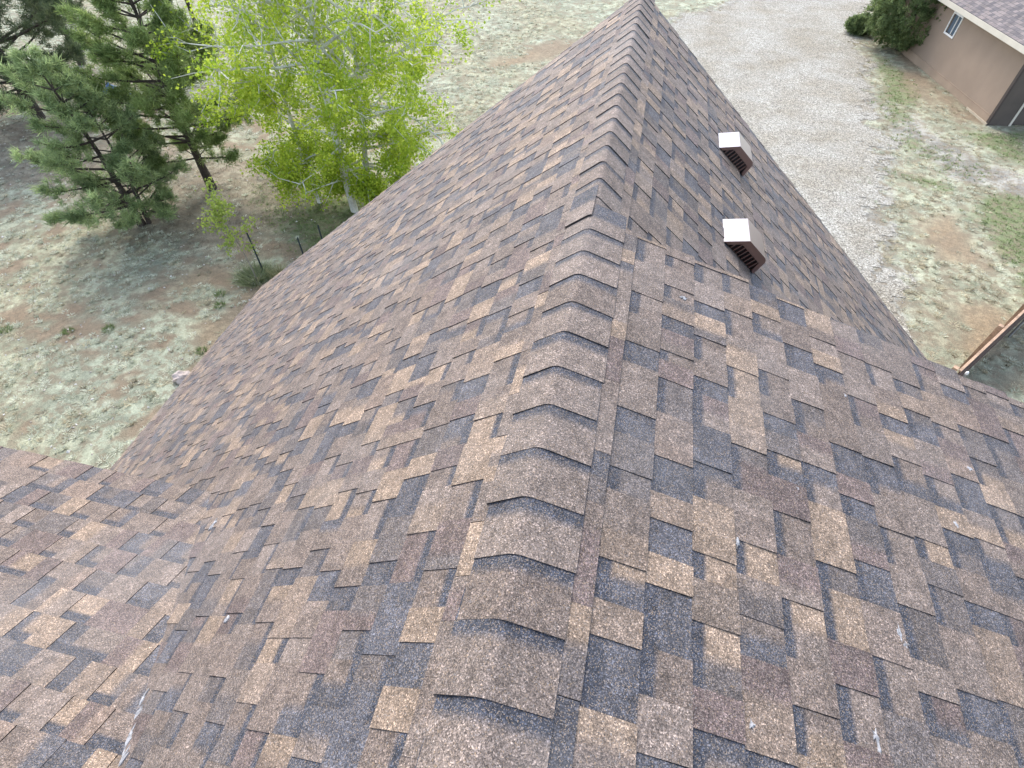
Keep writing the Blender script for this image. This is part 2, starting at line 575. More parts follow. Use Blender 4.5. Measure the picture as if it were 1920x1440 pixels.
def ground_sheet():
    xs = np.concatenate([np.linspace(-420, -46, 26), np.arange(-45, 20.01, 0.17), np.linspace(21, 420, 28)])
    ys = np.concatenate([np.linspace(-300, -7, 22), np.arange(-6, 46.01, 0.17), np.linspace(47, 620, 30)])
    X, Y = np.meshgrid(xs, ys)
    Z = ground_z(X, Y)
    nx, ny = len(xs), len(ys)
    me = bpy.data.meshes.new('ground')
    co = np.stack([X, Y, Z], -1).reshape(-1, 3).astype(np.float32)
    idx = np.arange(nx * ny).reshape(ny, nx)
    q = np.stack([idx[:-1, :-1], idx[:-1, 1:], idx[1:, 1:], idx[1:, :-1]], -1).reshape(-1, 4)
    me.vertices.add(len(co))
    me.vertices.foreach_set('co', co.ravel())
    me.loops.add(q.size)
    me.loops.foreach_set('vertex_index', q.ravel().astype(np.int32))
    me.polygons.add(len(q))
    me.polygons.foreach_set('loop_start', np.arange(0, q.size, 4, dtype=np.int32))
    me.polygons.foreach_set('loop_total', np.full(len(q), 4, dtype=np.int32))
    me.update(calc_edges=True)
    ca = me.color_attributes.new('Col', 'FLOAT_COLOR', 'POINT')
    col = np.ones((len(co), 4), np.float32)
    col[:, :3] = ground_color(X, Y).reshape(-1, 3)
    ca.data.foreach_set('color', col.ravel())
    me.polygons.foreach_set('use_smooth', [True] * len(q))
    me.materials.append(M['ground'])
    o = bpy.data.objects.new('ground', me)
    COL.objects.link(o)
    tag(o, kind='structure')


ground_sheet()


def drive_sheet():
    st = 0.11
    xs = np.arange(-2.5, 20, st)
    ys = np.arange(5.5, 62, st)
    X, Y = np.meshgrid(xs, ys)
    drive = main_drive(X, Y) + 2.0 * (fbm(X, Y, 3, 3.2) - 0.5)
    Z = ground_z(X, Y) + 0.012
    cx = 0.25 * (drive[:-1, :-1] + drive[1:, :-1] + drive[:-1, 1:] + drive[1:, 1:])
    keep = cx > 0
    idx = np.arange(X.size).reshape(X.shape)
    q = np.stack([idx[:-1, :-1], idx[:-1, 1:], idx[1:, 1:], idx[1:, :-1]], -1)[keep]
    used, inv = np.unique(q, return_inverse=True)
    inv = inv.reshape(q.shape)
    co = np.stack([X, Y, Z], -1).reshape(-1, 3)[used]
    me = bpy.data.meshes.new('gravel_drive')
    me.from_pydata(co.tolist(), [], inv.tolist())
    me.materials.append(M['gravel'])
    o = bpy.data.objects.new('gravel_drive', me)
    COL.objects.link(o)
    tag(o, kind='structure')


drive_sheet()

# ------------------------------------------------------------------ the house: roof geometry
PH_L, PH_R2, PH_R1, PH_P = R(38.5), R(41.0), R(18.43), R(25.0)
E_SH = 0.134                          # shingle exposure
Y_GABLE = 5.55                        # far rake of the main gable
Y_LOW = 2.045                         # rake of the low slope on the right
Y_NEAR = -3.2
EAVE_L = 5.05
EAVE_P = (1.14, RIDGE_Z - 1.535)      # porch-roof eave: y, z


class Slope:
    def __init__(self, o, s, w):
        self.o, self.s, self.w = Vector(o), Vector(s).normalized(), Vector(w).normalized()
        n = self.s.cross(self.w)
        self.n = n if n.z > 0 else -n

    def at(self, s, w, n=0.0):
        return self.o + self.s * s + self.w * w + self.n * n


SL_L = Slope((0, 0, RIDGE_Z), (0, 1, 0), (-math.cos(PH_L), 0, -math.sin(PH_L)))
SL_R2 = Slope((0, 0, RIDGE_Z), (0, 1, 0), (math.cos(PH_R2), 0, -math.sin(PH_R2)))
SL_R1 = Slope((0, 0, RIDGE_Z), (0, 1, 0), (math.cos(PH_R1), 0, -math.sin(PH_R1)))
W_P = 4.6                              # length of the porch slope, measured up from its eave
SL_P = Slope((0, EAVE_P[0] - W_P * math.cos(PH_P), EAVE_P[1] + W_P * math.sin(PH_P)), (-1, 0, 0), (0, math.cos(PH_P), -math.sin(PH_P)))


def porch_z(y):
    return EAVE_P[1] + (EAVE_P[0] - y) * math.tan(PH_P)


house = thing('house', 'brown house with steep gabled shingle roof that fills the foreground', 'house')

PAL = {'brown': (0.132, 0.100, 0.081), 'taupe': (0.152, 0.118, 0.097), 'tan': (0.212, 0.153, 0.108), 'char': (0.066, 0.065, 0.073),
       'wine': (0.112, 0.081, 0.072), 'dusk': (0.094, 0.079, 0.073)}
NAMES = ['brown', 'taupe', 'tan', 'char', 'wine', 'dusk']
WT_TAB = [0.27, 0.23, 0.18, 0.07, 0.17, 0.08]
WT_GAP = [0.20, 0.13, 0.12, 0.29, 0.07, 0.19]
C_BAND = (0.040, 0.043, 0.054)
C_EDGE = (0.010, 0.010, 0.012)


def pick(w=WT_TAB):
    c = PAL[random.choices(NAMES, w)[0]]
    k = random.uniform(0.86, 1.14)
    return tuple(x * k for x in c)


def jit(c, a=0.14):
    k = random.uniform(1 - a, 1 + a)
    return tuple(x * k for x in c)


def strip(mb, sl, s0, s1, wb, e, lo, hi, solid=False, lift=0.0):
    """One laminated shingle: backing with dark shadow band in its cut-outs, raised tabs over it."""
    s = s0
    wu = wb - e
    wt = wu - 0.022
    tooth = solid or random.random() < 0.5
    first = True
    while s < s1 - 1e-4:
        wd = random.choice((0.085, 0.11, 0.125, 0.15, 0.17, 0.20)) if tooth else random.choice((0.075, 0.10, 0.125, 0.15))
        b = min(s + wd, s1)
        if s1 - b < 0.045:
            b = s1
        a_, b_ = max(s, lo), min(b, hi)
        if b_ - a_ > 0.004:
            wts = WT_TAB if tooth else WT_GAP
            c1 = pick(wts)
            if tooth and random.random() < 0.2:
                c1 = tuple(0.5 * (x + y) for x, y in zip(c1, PAL['tan']))
            segs = [(a_, b_, c1, c1)]
            if b_ - a_ > 0.09 and random.random() < 0.6:
                m = a_ + (b_ - a_) * random.uniform(0.3, 0.7)
                c2 = pick(wts)
                segs = [(a_, m - 0.014, c1, c1), (m - 0.014, m + 0.014, c1, c2), (m + 0.014, b_, c2, c2)]
            jb = random.uniform(-0.0015, 0.0015)
            wbb = wb + jb
            sk0, sk1 = random.uniform(-0.002, 0.002), random.uniform(-0.002, 0.002)
            if not tooth:
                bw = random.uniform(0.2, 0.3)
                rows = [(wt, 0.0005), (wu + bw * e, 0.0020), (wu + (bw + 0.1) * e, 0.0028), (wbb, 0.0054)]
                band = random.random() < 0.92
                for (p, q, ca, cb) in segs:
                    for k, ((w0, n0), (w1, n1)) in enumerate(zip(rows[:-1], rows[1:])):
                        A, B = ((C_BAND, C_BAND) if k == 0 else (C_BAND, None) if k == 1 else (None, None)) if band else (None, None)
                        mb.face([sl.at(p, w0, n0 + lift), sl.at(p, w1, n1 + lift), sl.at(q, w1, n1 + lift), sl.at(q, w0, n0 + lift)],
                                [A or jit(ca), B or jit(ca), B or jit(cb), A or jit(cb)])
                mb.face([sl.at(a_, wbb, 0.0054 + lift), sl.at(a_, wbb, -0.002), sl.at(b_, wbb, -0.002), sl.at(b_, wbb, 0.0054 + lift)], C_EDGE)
            else:
                h0, h1 = 0.0025, 0.0088 + random.uniform(-0.001, 0.0015)
                n_ = len(segs)
                for i, (p, q, ca, cb) in enumerate(segs):
                    p1 = p + (sk0 if i == 0 else 0)
                    q1 = q + (sk1 if i == n_ - 1 else 0)
                    mb.face([sl.at(p, wt, h0 + lift), sl.at(p1, wbb, h1 + lift), sl.at(q1, wbb, h1 + lift), sl.at(q, wt, h0 + lift)],
                            [jit(ca), jit(ca), jit(cb), jit(cb)])
                p1, q1 = a_ + sk0, b_ + sk1
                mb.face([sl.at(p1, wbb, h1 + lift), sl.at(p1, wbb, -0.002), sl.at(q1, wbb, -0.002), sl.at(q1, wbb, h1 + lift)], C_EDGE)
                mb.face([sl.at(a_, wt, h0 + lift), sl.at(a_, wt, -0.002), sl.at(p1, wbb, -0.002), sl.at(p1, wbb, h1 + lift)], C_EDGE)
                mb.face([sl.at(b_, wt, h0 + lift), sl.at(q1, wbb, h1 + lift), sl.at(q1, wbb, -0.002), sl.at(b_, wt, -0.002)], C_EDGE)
        s = b
        tooth = solid or not tooth
    return mb


cam_inv = (Matrix.Translation(CAM) @ cam.rotation_euler.to_matrix().to_4x4()).inverted()


def px(p):
    q = cam_inv @ Vector(p)
    if q.z > -0.05:
        return None
    return (512 + 538.7 * q.x / -q.z, 384 - 538.7 * q.y / -q.z)


decks = {}


def deck(key, pts, label):
    mb = MB()
    up = [Vector(p) for p in pts]
    n = (up[1] - up[0]).cross(up[2] - up[0]).normalized()
    if n.z < 0:
        up.reverse()
        n = -n
    lowr = [p - n * 0.022 for p in up]
    upr = [p - n * 0.007 for p in up]
    mb.face(upr)
    mb.face(lowr[::-1])
    for i in range(len(up)):
        j = (i + 1) % len(up)
        mb.face([upr[j], upr[i], lowr[i], lowr[j]])
    o = mb.build('roof_slope', 'deck', house)
    o['label'] = label
    decks[key] = o


SW_L, SW_R2, SW_R1 = EAVE_L / math.cos(PH_L), 5.05 / math.cos(PH_R2), 2.75 / math.cos(PH_R1)
deck('L', [SL_L.at(Y_NEAR, 0), SL_L.at(Y_GABLE, 0), SL_L.at(Y_GABLE, SW_L), SL_L.at(Y_NEAR, SW_L)], 'long steep slope running down to the meadow side')
deck('R2', [SL_R2.at(Y_LOW - 0.1, 0), SL_R2.at(Y_GABLE, 0), SL_R2.at(Y_GABLE, SW_R2), SL_R2.at(Y_LOW - 0.1, SW_R2)], 'steep slope carrying the two vents')
deck('R1', [SL_R1.at(Y_NEAR, 0), SL_R1.at(Y_LOW, 0), SL_R1.at(Y_LOW, SW_R1), SL_R1.at(Y_NEAR, SW_R1)], 'low slope right of the ridge in the foreground')
deck('P', [SL_P.at(0.6, 0.6), SL_P.at(5.2, 0.6), SL_P.at(5.2, W_P), SL_P.at(0.6, W_P)], 'low side roof that meets the steep slope in a valley')

strips = []   # (score, slope key, args)


def lay(key, sl, lo, hi, w_first, w_last, ragged=0.0, hide=None):
    i = 0
    w = w_first
    while w - E_SH * 0.9 < w_last:
        off = (i * 0.173 + random.uniform(-0.03, 0.03)) % 1.0
        s = lo - off
        hi_i = hi + (random.uniform(-ragged, ragged) if ragged else 0)
        lo_i = lo
        wb = min(w, w_last)
        while s < hi_i:
            a, b = max(s, lo_i), min(s + 1.0, hi_i)
            if b - a > 0.02:
                mid = sl.at((a + b) / 2, wb - E_SH / 2)
                if not (hide and hide(a, b, wb)):
                    P = [px(sl.at(a, wb)), px(sl.at(b, wb)), px(sl.at(b, wb - E_SH)), px(sl.at(a, wb - E_SH))]
                    area = 0
                    if all(P):
                        PP = [(min(max(p[0], 0), 1024), min(max(p[1], 0), 768)) for p in P]
                        area = abs(sum(PP[k][0] * PP[(k + 1) % 4][1] - PP[(k + 1) % 4][0] * PP[k][1] for k in range(4))) / 2
                    strips.append([area, key, (sl, s, s + 1.0, wb + random.uniform(-0.0012, 0.0012), E_SH, lo_i, hi_i, i == 0 and key != 'P')])
            s += 1.0
        w += E_SH
        i += 1


def hide_L(a, b, wb):            # wholly below the side roof
    if b > EAVE_P[0] - 0.02:
        return False
    return all(SL_L.at(t, wb - 0.16).z < porch_z(t) - 0.05 for t in (a, b))


def hide_P(a, b, wb):            # wholly below the steep slope
    return all(SL_P.at(t, wb).z < RIDGE_Z - (-SL_P.at(t, wb).x) * math.tan(PH_L) - 0.05 for t in (a, b))


lay('L', SL_L, Y_NEAR, Y_GABLE, 0.175, SW_L + 0.02, 0.004, hide_L)
lay('R2', SL_R2, Y_LOW - 0.12, Y_GABLE, 0.2026, SW_R2 + 0.02, 0.005)
lay('R1', SL_R1, Y_NEAR, Y_LOW, 0.2125, SW_R1 + 0.02, 0.012)
lay('P', SL_P, 0.6, 5.2, W_P + 0.02 - 29 * E_SH, W_P + 0.02, 0.0, hide_P)
strips.sort(key=lambda t: -t[0])
for area, key, args in strips[:300]:
    mb = MB()
    strip(mb, *args)
    if mb.f:
        mb.build('shingle', 'shingle', decks[key])
rest = MB()
for area, key, args in strips[300:]:
    strip(rest, *args)
tag(rest.build('shingles', 'shingle', house), kind='stuff')


# ridge caps ---------------------------------------------------------
def cap_profile(phl, phr, wl, wr, rad=0.035, k=6):
    """points (x, z) across the ridge, left to right, and arc-length for colour"""
    pl = [(-w * math.cos(phl), -w * math.sin(phl)) for w in (wl, wl * 0.75)]
    pr = [(w * math.cos(phr), -w * math.sin(phr)) for w in (wr * 0.75, wr)]
    t = rad
    A = (-t * 1.6 * math.cos(phl), -t * 1.6 * math.sin(phl))
    B = (t * 1.6 * math.cos(phr), -t * 1.6 * math.sin(phr))
    arc = []
    for i in range(k + 1):
        u = i / k
        arc.append(((1 - u) ** 2 * A[0] + u * u * B[0], (1 - u) ** 2 * A[1] + u * u * B[1]))
    return pl + arc + pr


def ridge_cap(y0, e, phl, phr, wl, wr, half=False, lift=0.0):
    mb = MB()
    base = random.choice(['taupe', 'brown', 'taupe'])
    kk = random.uniform(0.9, 1.12)
    c = tuple(x * kk for x in PAL[base])
    y0 += random.uniform(-0.004, 0.004)
    bs = random.uniform(0.66, 0.74)
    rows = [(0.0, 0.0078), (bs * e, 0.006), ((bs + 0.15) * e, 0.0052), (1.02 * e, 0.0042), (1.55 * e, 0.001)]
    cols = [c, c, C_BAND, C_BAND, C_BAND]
    skew = random.uniform(-0.004, 0.004)
    wob = random.uniform(-0.0025, 0.0025)
    prof = cap_profile(phl, phr, wl + random.uniform(-.004, .004), wr + random.uniform(-.004, .004), 0.015)
    if half:
        prof = prof[:6]
    P = []
    for (dy, lf) in rows:
        row = []
        for i, (x, z) in enumerate(prof):
            d = abs(x) / 0.16
            t_ = max(-1.0, min(1.0, x / 0.07))
            nx = t_ * (math.sin(phl) if x < 0 else math.sin(phr))
            nz = math.sqrt(max(0.0, 1 - nx * nx))
            L = lf + lift
            row.append(Vector((x + wob + nx * L, y0 + dy + skew * (x / 0.15), RIDGE_Z + z + nz * L + 0.006)))
        P.append(row)
    m = len(prof)
    for r in range(len(rows) - 1):
        for i in range(m - 1):
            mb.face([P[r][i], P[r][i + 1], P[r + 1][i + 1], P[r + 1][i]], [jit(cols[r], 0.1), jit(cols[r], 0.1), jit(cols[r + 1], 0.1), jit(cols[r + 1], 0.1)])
    low = [p - Vector((0, 0, 0.0038)) for p in P[0]]
    for i in range(m - 1):                       # the cut front edge
        mb.face([low[i], low[i + 1], P[0][i + 1], P[0][i]], C_EDGE)
    for i, sgn in ((0, 1), (m - 1, -1)):         # the two side edges
        for r in range(len(rows) - 1):
            a, b = P[r][i], P[r + 1][i]
            dz = Vector((0, 0, 0.009))
            f = [a, b, b - dz, a - dz]
            mb.face(f if sgn > 0 else f[::-1], C_EDGE)
    o = mb.build('ridge_cap', 'shingle', house, merge=False)
    return o


y = 0.528 - 0.157 * 23
while y < 1.80:
    ridge_cap(y, 0.157, PH_L, PH_R1, 0.128, 0.158)
    y += 0.157
ridge_cap(1.935, 0.13, PH_L, PH_R1, 0.128, 0.158)
ridge_cap(2.03, 0.165, PH_L, PH_R1, 0.126, 0.158, half=True, lift=0.006)
ridge_cap(2.07, 0.16, PH_L, PH_R2, 0.126, 0.140, lift=-0.002)
y = 2.19
while y < Y_GABLE - 0.05:
    ridge_cap(y, 0.163, PH_L, PH_R2, 0.130, 0.142)
    y += 0.163


# sealant smears on the shingles ---------------------------------------
def smear(sl, s, w, ls, lw, n=0.0105, name='sealant'):
    ls, lw = ls * 1.25, lw * 1.25
    mb = MB()
    K = 14
    ring = []
    for k in range(K):
        t = 2 * math.pi * k / K
        rr = random.uniform(0.3, 1.15)
        ring.append((s + math.cos(t) * ls * rr, w + math.sin(t) * lw * rr))
    top = [sl.at(a, b, n - 0.0035) for a, b in ring]
    ctr = sl.at(s, w, n - 0.001)
    bot = [sl.at(a, b, n - 0.012) for a, b in ring]
    for k in range(K):
        j = (k + 1) % K
        mb.face([ctr, top[k], top[j]])
        mb.face([top[k], bot[k], bot[j], top[j]])
    o = mb.build(name, 'sealant', house)
    return o


c1 = math.cos(PH_R1)
for (x, y_, a, b) in ((1.075, 0.690, 0.030, 0.008), (1.085, 0.660, 0.016, 0.012), (0.932, 0.40, 0.014, 0.008), (0.936, 0.372, 0.02, 0.005),
                      (0.81, 1.047, 0.018, 0.014), (1.419, 1.159, 0.016, 0.010), (1.58, 1.46, 0.012, 0.016), (0.589, 0.776, 0.016, 0.005),
                      (0.603, 0.332, 0.010, 0.007), (0.413, 1.754, 0.010, 0.014), (1.081, 1.58, 0.006, 0.006)):
    smear(SL_R1, y_, x / c1, a, b)
smear(SL_R2, 2.10, 0.135, 0.012, 0.035, 0.012)
cl = math.cos(PH_L)
for (x, y_, a, b) in ((-1.262, -0.02, 0.060, 0.020), (-1.225, -0.09, 0.07, 0.026), (-1.300, 0.06, 0.05, 0.016), (-1.325, 0.12, 0.03, 0.010), (-1.06, 0.40, 0.014, 0.012), (-1.65, 0.90, 0.03, 0.02)):
    smear(SL_L, y_, -x / cl, a, b, 0.0125)

# drip edges, fascias, walls ---------------------------------------------


def beam(mb, a, b, h, t, up=(0, 0, 1)):
    """a board from a to b: h high (downwards from the line), t thick"""
    a, b = Vector(a), Vector(b)
    d = (b - a).normalized()
    side = d.cross(Vector(up)).normalized()
    upv = side.cross(d).normalized()
    p = []
    for q in (a, b):
        for (i, j) in ((0, 0), (1, 0), (1, -1), (0, -1)):
            p.append(q + side * t * i + upv * h * j)
    for f in ((0, 1, 2, 3), (7, 6, 5, 4), (0, 4, 5, 1), (1, 5, 6, 2), (2, 6, 7, 3), (3, 7, 4, 0)):
        mb.face([p[k] for k in f])


def edge_piece(name, mat, a, b, h, t):
    mb = MB()
    beam(mb, a, b, h, t)
    return mb.build(name, mat, house)


eL = SL_L.at(0, SW_L + 0.012, -0.004)
edge_piece('drip_edge', 'dripedge', (eL.x, Y_GABLE - 0.02, eL.z), (eL.x, 1.5, eL.z), 0.06, 0.012)
edge_piece('fascia', 'fascia', (eL.x + 0.06, Y_GABLE - 0.05, eL.z - 0.01), (eL.x + 0.06, 0.9, eL.z - 0.01), 0.19, 0.03)
eR = SL_R2.at(0, SW_R2 + 0.012, -0.004)
edge_piece('fascia', 'fascia', (eR.x - 0.06, Y_LOW, eR.z - 0.01), (eR.x - 0.06, Y_GABLE - 0.05, eR.z - 0.01), 0.19, 0.03)
for sl, sw in ((SL_L, SW_L), (SL_R2, SW_R2)):
    a, b = sl.at(Y_GABLE - 0.045, 0.05, -0.03), sl.at(Y_GABLE - 0.045, sw, -0.03)
    edge_piece('rake_board', 'fascia', a, b, 0.18, 0.028)
a, b = SL_R1.at(Y_LOW - 0.04, 0.3, -0.03), SL_R1.at(Y_LOW - 0.04, SW_R1, -0.03)
edge_piece('rake_board', 'fascia', a, b, 0.14, 0.028)
a, b = SL_P.at(2.05, W_P - 0.01, -0.03), SL_P.at(5.2, W_P - 0.01, -0.03)
edge_piece('fascia', 'fascia', a, b, 0.14, 0.028)

mb = MB()
# main gable body, closed prism
xl, xr, y0, y1 = -4.55, 4.35, 2.2, 5.15
dl, dr = RIDGE_Z - 0.12, RIDGE_Z - 0.12
zl = RIDGE_Z - 0.12 + xl * math.tan(PH_L)
zr = RIDGE_Z - 0.12 - xr * math.tan(PH_R2)
F = [(xl, y1, -0.2), (xr, y1, -0.2), (xr, y1, zr), (0, y1, dl), (xl, y1, zl)]
mb.face(F)
Bk = [(x, -3.0, z) for x, _, z in F]
mb.face(Bk[::-1])
mb.face([F[0], F[4], Bk[4], Bk[0]])
mb.face([F[1], Bk[1], Bk[2], F[2]])
mb.face([F[2], Bk[2], Bk[3], F[3]])
mb.face([F[3], Bk[3], Bk[4], F[4]])
mb.build('wall', 'wall', house)
# low wing to the right under the low slope
mb = MB()
x1 = 2.45
za, zb = RIDGE_Z - 0.08 - 0.05 * math.tan(PH_R1), RIDGE_Z - 0.08 - x1 * math.tan(PH_R1)
F = [(0.05, Y_LOW - 0.12, 2.0), (x1, Y_LOW - 0.12, 2.0), (x1, Y_LOW - 0.12, zb), (0.05, Y_LOW - 0.12, za)]
Bk = [(x, -3.0, z) for x, _, z in F]
mb.face(F)
mb.face([F[1], Bk[1], Bk[2], F[2]])
mb.face(Bk[::-1])
mb.face([F[0], Bk[0], Bk[1], F[1]])
mb.build('wall', 'wall', house)
# side wing under the low side roof
mb = MB()
F = [(-5.0, 0.85, -0.2), (-0.8, 0.85, -0.2), (-0.8, 0.85, porch_z(0.85) - 0.06), (-5.0, 0.85, porch_z(0.85) - 0.06)]
Bk = [(x, -2.8, (porch_z(-2.8) - 0.06) if z > 0 else z) for x, _, z in F]
mb.face(F[::-1])
mb.face([F[0], F[3], Bk[3], Bk[0]])
mb.face([F[2], F[1], Bk[1], Bk[2]])
mb.face(Bk)
mb.build('wall', 'wall', house)


# roof vents -----------------------------------------------------------
def roof_vent(ya, yb, w0):
    """hood seen as a profile in (w, n): slants up, runs along the roof, rounds off and returns"""
    def prof(grow):
        p = [(w0 - grow * 0.3, 0.006), (w0 + 0.095 - grow * 0.2, 0.121 + grow * 0.0)]
        for t in range(0, 6):
            a = math.pi / 2 - t / 5 * (math.pi / 2 - 0.12)
            p.append((w0 + 0.288 - 0.038 + 0.038 * math.cos(a), 0.121 - 0.038 + 0.038 * math.sin(a)))
        p.append((w0 + 0.312, 0.006))
        return p
    v = MB()
    P = prof(0)
    n = len(P)
    for k in range(n - 1):
        v.face([SL_R2.at(ya, *P[k]), SL_R2.at(ya, *P[k + 1]), SL_R2.at(yb, *P[k + 1]), SL_R2.at(yb, *P[k])])
    hood = v.build('roof_vent', 'vent', house)
    hood['label'] = 'brown metal roof vent with slatted end'
    # end panels: solid rim, dark recess, slats
    for yy, sg in ((ya, -1), (yb, 1)):
        rim = MB()
        inner = [(w0 + 0.036, 0.012), (w0 + 0.085, 0.074), (w0 + 0.262, 0.074), (w0 + 0.285, 0.012)]
        outer = [P[0], P[1], P[4], P[-1]]
        full = P
        # rim as quads between matching points
        chain_in = [inner[0], inner[1]] + [inner[2]] * (n - 3) + [inner[3]]
        for k in range(n - 1):
            q = [SL_R2.at(yy, *full[k]), SL_R2.at(yy, *full[k + 1]), SL_R2.at(yy, *chain_in[k + 1]), SL_R2.at(yy, *chain_in[k])]
            if chain_in[k] == chain_in[k + 1]:
                q = q[:3]
            rim.face(q if sg > 0 else q[::-1])
        # reveal and back plate
        yi = yy - sg * 0.018
        for k in range(3):
            q = [SL_R2.at(yy, *inner[k]), SL_R2.at(yy, *inner[k + 1]), SL_R2.at(yi, *inner[k + 1]), SL_R2.at(yi, *inner[k])]
            rim.face(q)
        rim.build('end_panel', 'vent', hood)
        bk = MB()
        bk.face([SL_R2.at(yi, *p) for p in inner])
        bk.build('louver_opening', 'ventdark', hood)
        for i in range(8):
            ws = w0 + 0.060 + i * 0.0275
            top = 0.072 if ws > w0 + 0.085 else 0.042
            s_ = MB()
            ysl = sorted((yy - sg * 0.002, yy - sg * 0.016))
            pts = []
            for yv in ysl:
                for nv in (0.010, top):
                    for wv in (ws, ws + 0.006):
                        pts.append(SL_R2.at(yv, wv, nv))
            for f in ((0, 1, 3, 2), (4, 6, 7, 5), (0, 4, 5, 1), (2, 3, 7, 6), (0, 2, 6, 4), (1, 5, 7, 3)):
                s_.face([pts[j] for j in f])
            s_.build('slat', 'vent', hood)
    fl = MB()
    a = [(ya - 0.03, w0 - 0.04), (yb + 0.03, w0 - 0.04), (yb + 0.03, w0 + 0.345), (ya - 0.03, w0 + 0.345)]
    top = [SL_R2.at(s, w, 0.0155) for s, w in a]
    bot = [SL_R2.at(s, w, 0.002) for s, w in a]
    fl.face(top)
    for k in range(4):
        fl.face([top[k], bot[k], bot[(k + 1) % 4], top[(k + 1) % 4]])
    return hood


roof_vent(3.0, 3.25, 1.0)
roof_vent(4.262, 4.51, 1.012)

# ------------------------------------------------------------------ garage
ga = math.atan2(0.161, 0.987)
GT = Matrix.Translation(Vector((13.108, 24.14, 0))) @ Matrix.Rotation(ga, 4, 'Z')   # local x: right along the front, local y: along the long wall
garage = thing('garage', 'tan stucco garage with grey shingle roof beside the gravel drive', 'garage')
garage.matrix_world = GT
GL, GW, GH = 11.0, 7.2, 2.55
mb = MB()
wy0, wy1, wz0, wz1 = 4.70, 5.36, 1.56, 2.22          # window hole in the long wall (x = 0)
for (a, b, c, d) in ((0, wy0, 0, GH), (wy1, GL, 0, GH), (wy0, wy1, 0, wz0), (wy0, wy1, wz1, GH)):
    mb.face([(0, a, c - (0.2 if c == 0 else 0)), (0, a, d), (0, b, d), (0, b, c - (0.2 if c == 0 else 0))])
for q in ([(0, wy0, wz0), (0.12, wy0, wz0), (0.12, wy1, wz0), (0, wy1, wz0)], [(0, wy0, wz1), (0, wy1, wz1), (0.12, wy1, wz1), (0.12, wy0, wz1)],
          [(0, wy0, wz0), (0, wy0, wz1), (0.12, wy0, wz1), (0.12, wy0, wz0)], [(0, wy1, wz0), (0.12, wy1, wz0), (0.12, wy1, wz1), (0, wy1, wz1)]):
    mb.face(q)
mb.face([(0, GL, -0.2), (0, GL, GH), (GW / 2, GL, GH + GW / 2 * 0.42), (GW, GL, GH), (GW, GL, -0.2)])
mb.face([(GW, 0, -0.2), (GW, GL, -0.2), (GW, GL, GH), (GW, 0, GH)])
mb.build('wall', 'wall', garage)
mb = MB()
mb.face([(0, 0, -0.2), (0.78, 0, -0.2), (0.78, 0, GH), (0, 0, GH)])
mb.face([(0.78, 0, 2.2), (5.8, 0, 2.2), (5.8, 0, GH), (0.78, 0, GH)])
mb.face([(5.8, 0, -0.2), (GW, 0, -0.2), (GW, 0, GH), (5.8, 0, GH)])
mb.face([(0, 0, GH), (GW, 0, GH), (GW / 2, 0, GH + GW / 2 * 0.42)])
o = mb.build('front_wall', 'darkwall', garage)
mb = MB()
mb.box(-0.018, 0.05, -0.018, 0.11, -0.1, 2.5)
mb.build('corner_board', 'darktrim', garage)
mb = MB()
mb.box(-0.015, 0.0, 0.12, GL, -0.2, 0.30)
mb.box(-0.024, 0.0, 0.12, GL, 0.301, 0.322)
mb.build('plinth', 'plinth', garage)
mb = MB()
mb.box(-0.06, -0.016, 0.0, 1.5, -0.2, 0.07)
mb.build('footing', 'concrete', garage)
door = MB()
door.box(0.86, 5.72, 0.10, 0.14, 0.0, 2.14)
door = door.build('garage_door', 'darktrim', garage)
for k in range(4):
    d_ = MB()
    d_.box(0.87, 5.71, 0.085, 0.099, 0.02 + k * 0.53, 0.53 + k * 0.53)
    d_.build('door_panel', 'darkwall', door)
for (a, b, c, d) in ((0.78, 0.86, 0.0, 2.2), (5.72, 5.8, 0.0, 2.2), (0.86, 5.72, 2.14, 2.2)):
    t_ = MB()
    t_.box(a, b, -0.02, 0.10, c, d)
    t_.build('door_trim', 'cream', garage)
win = MB()
for (a, b, c, d) in ((wy0 - 0.05, wy1 + 0.05, wz0 - 0.06, wz0), (wy0 - 0.05, wy1 + 0.05, wz1, wz1 + 0.06), (wy0 - 0.05, wy0, wz0, wz1), (wy1, wy1 + 0.05, wz0, wz1)):
    win.box(-0.03, 0.03, a, b, c, d)
win.box(0.02, 0.05, (wy0 + wy1) / 2 - 0.02, (wy0 + wy1) / 2 + 0.02, wz0, wz1)
win = win.build('window', 'white', garage)
for (a, b) in ((wy0, (wy0 + wy1) / 2 - 0.02), ((wy0 + wy1) / 2 + 0.02, wy1)):
    p_ = MB()
    p_.box(0.055, 0.065, a, b, wz0, wz1)
    p_.build('pane', 'glass', win)
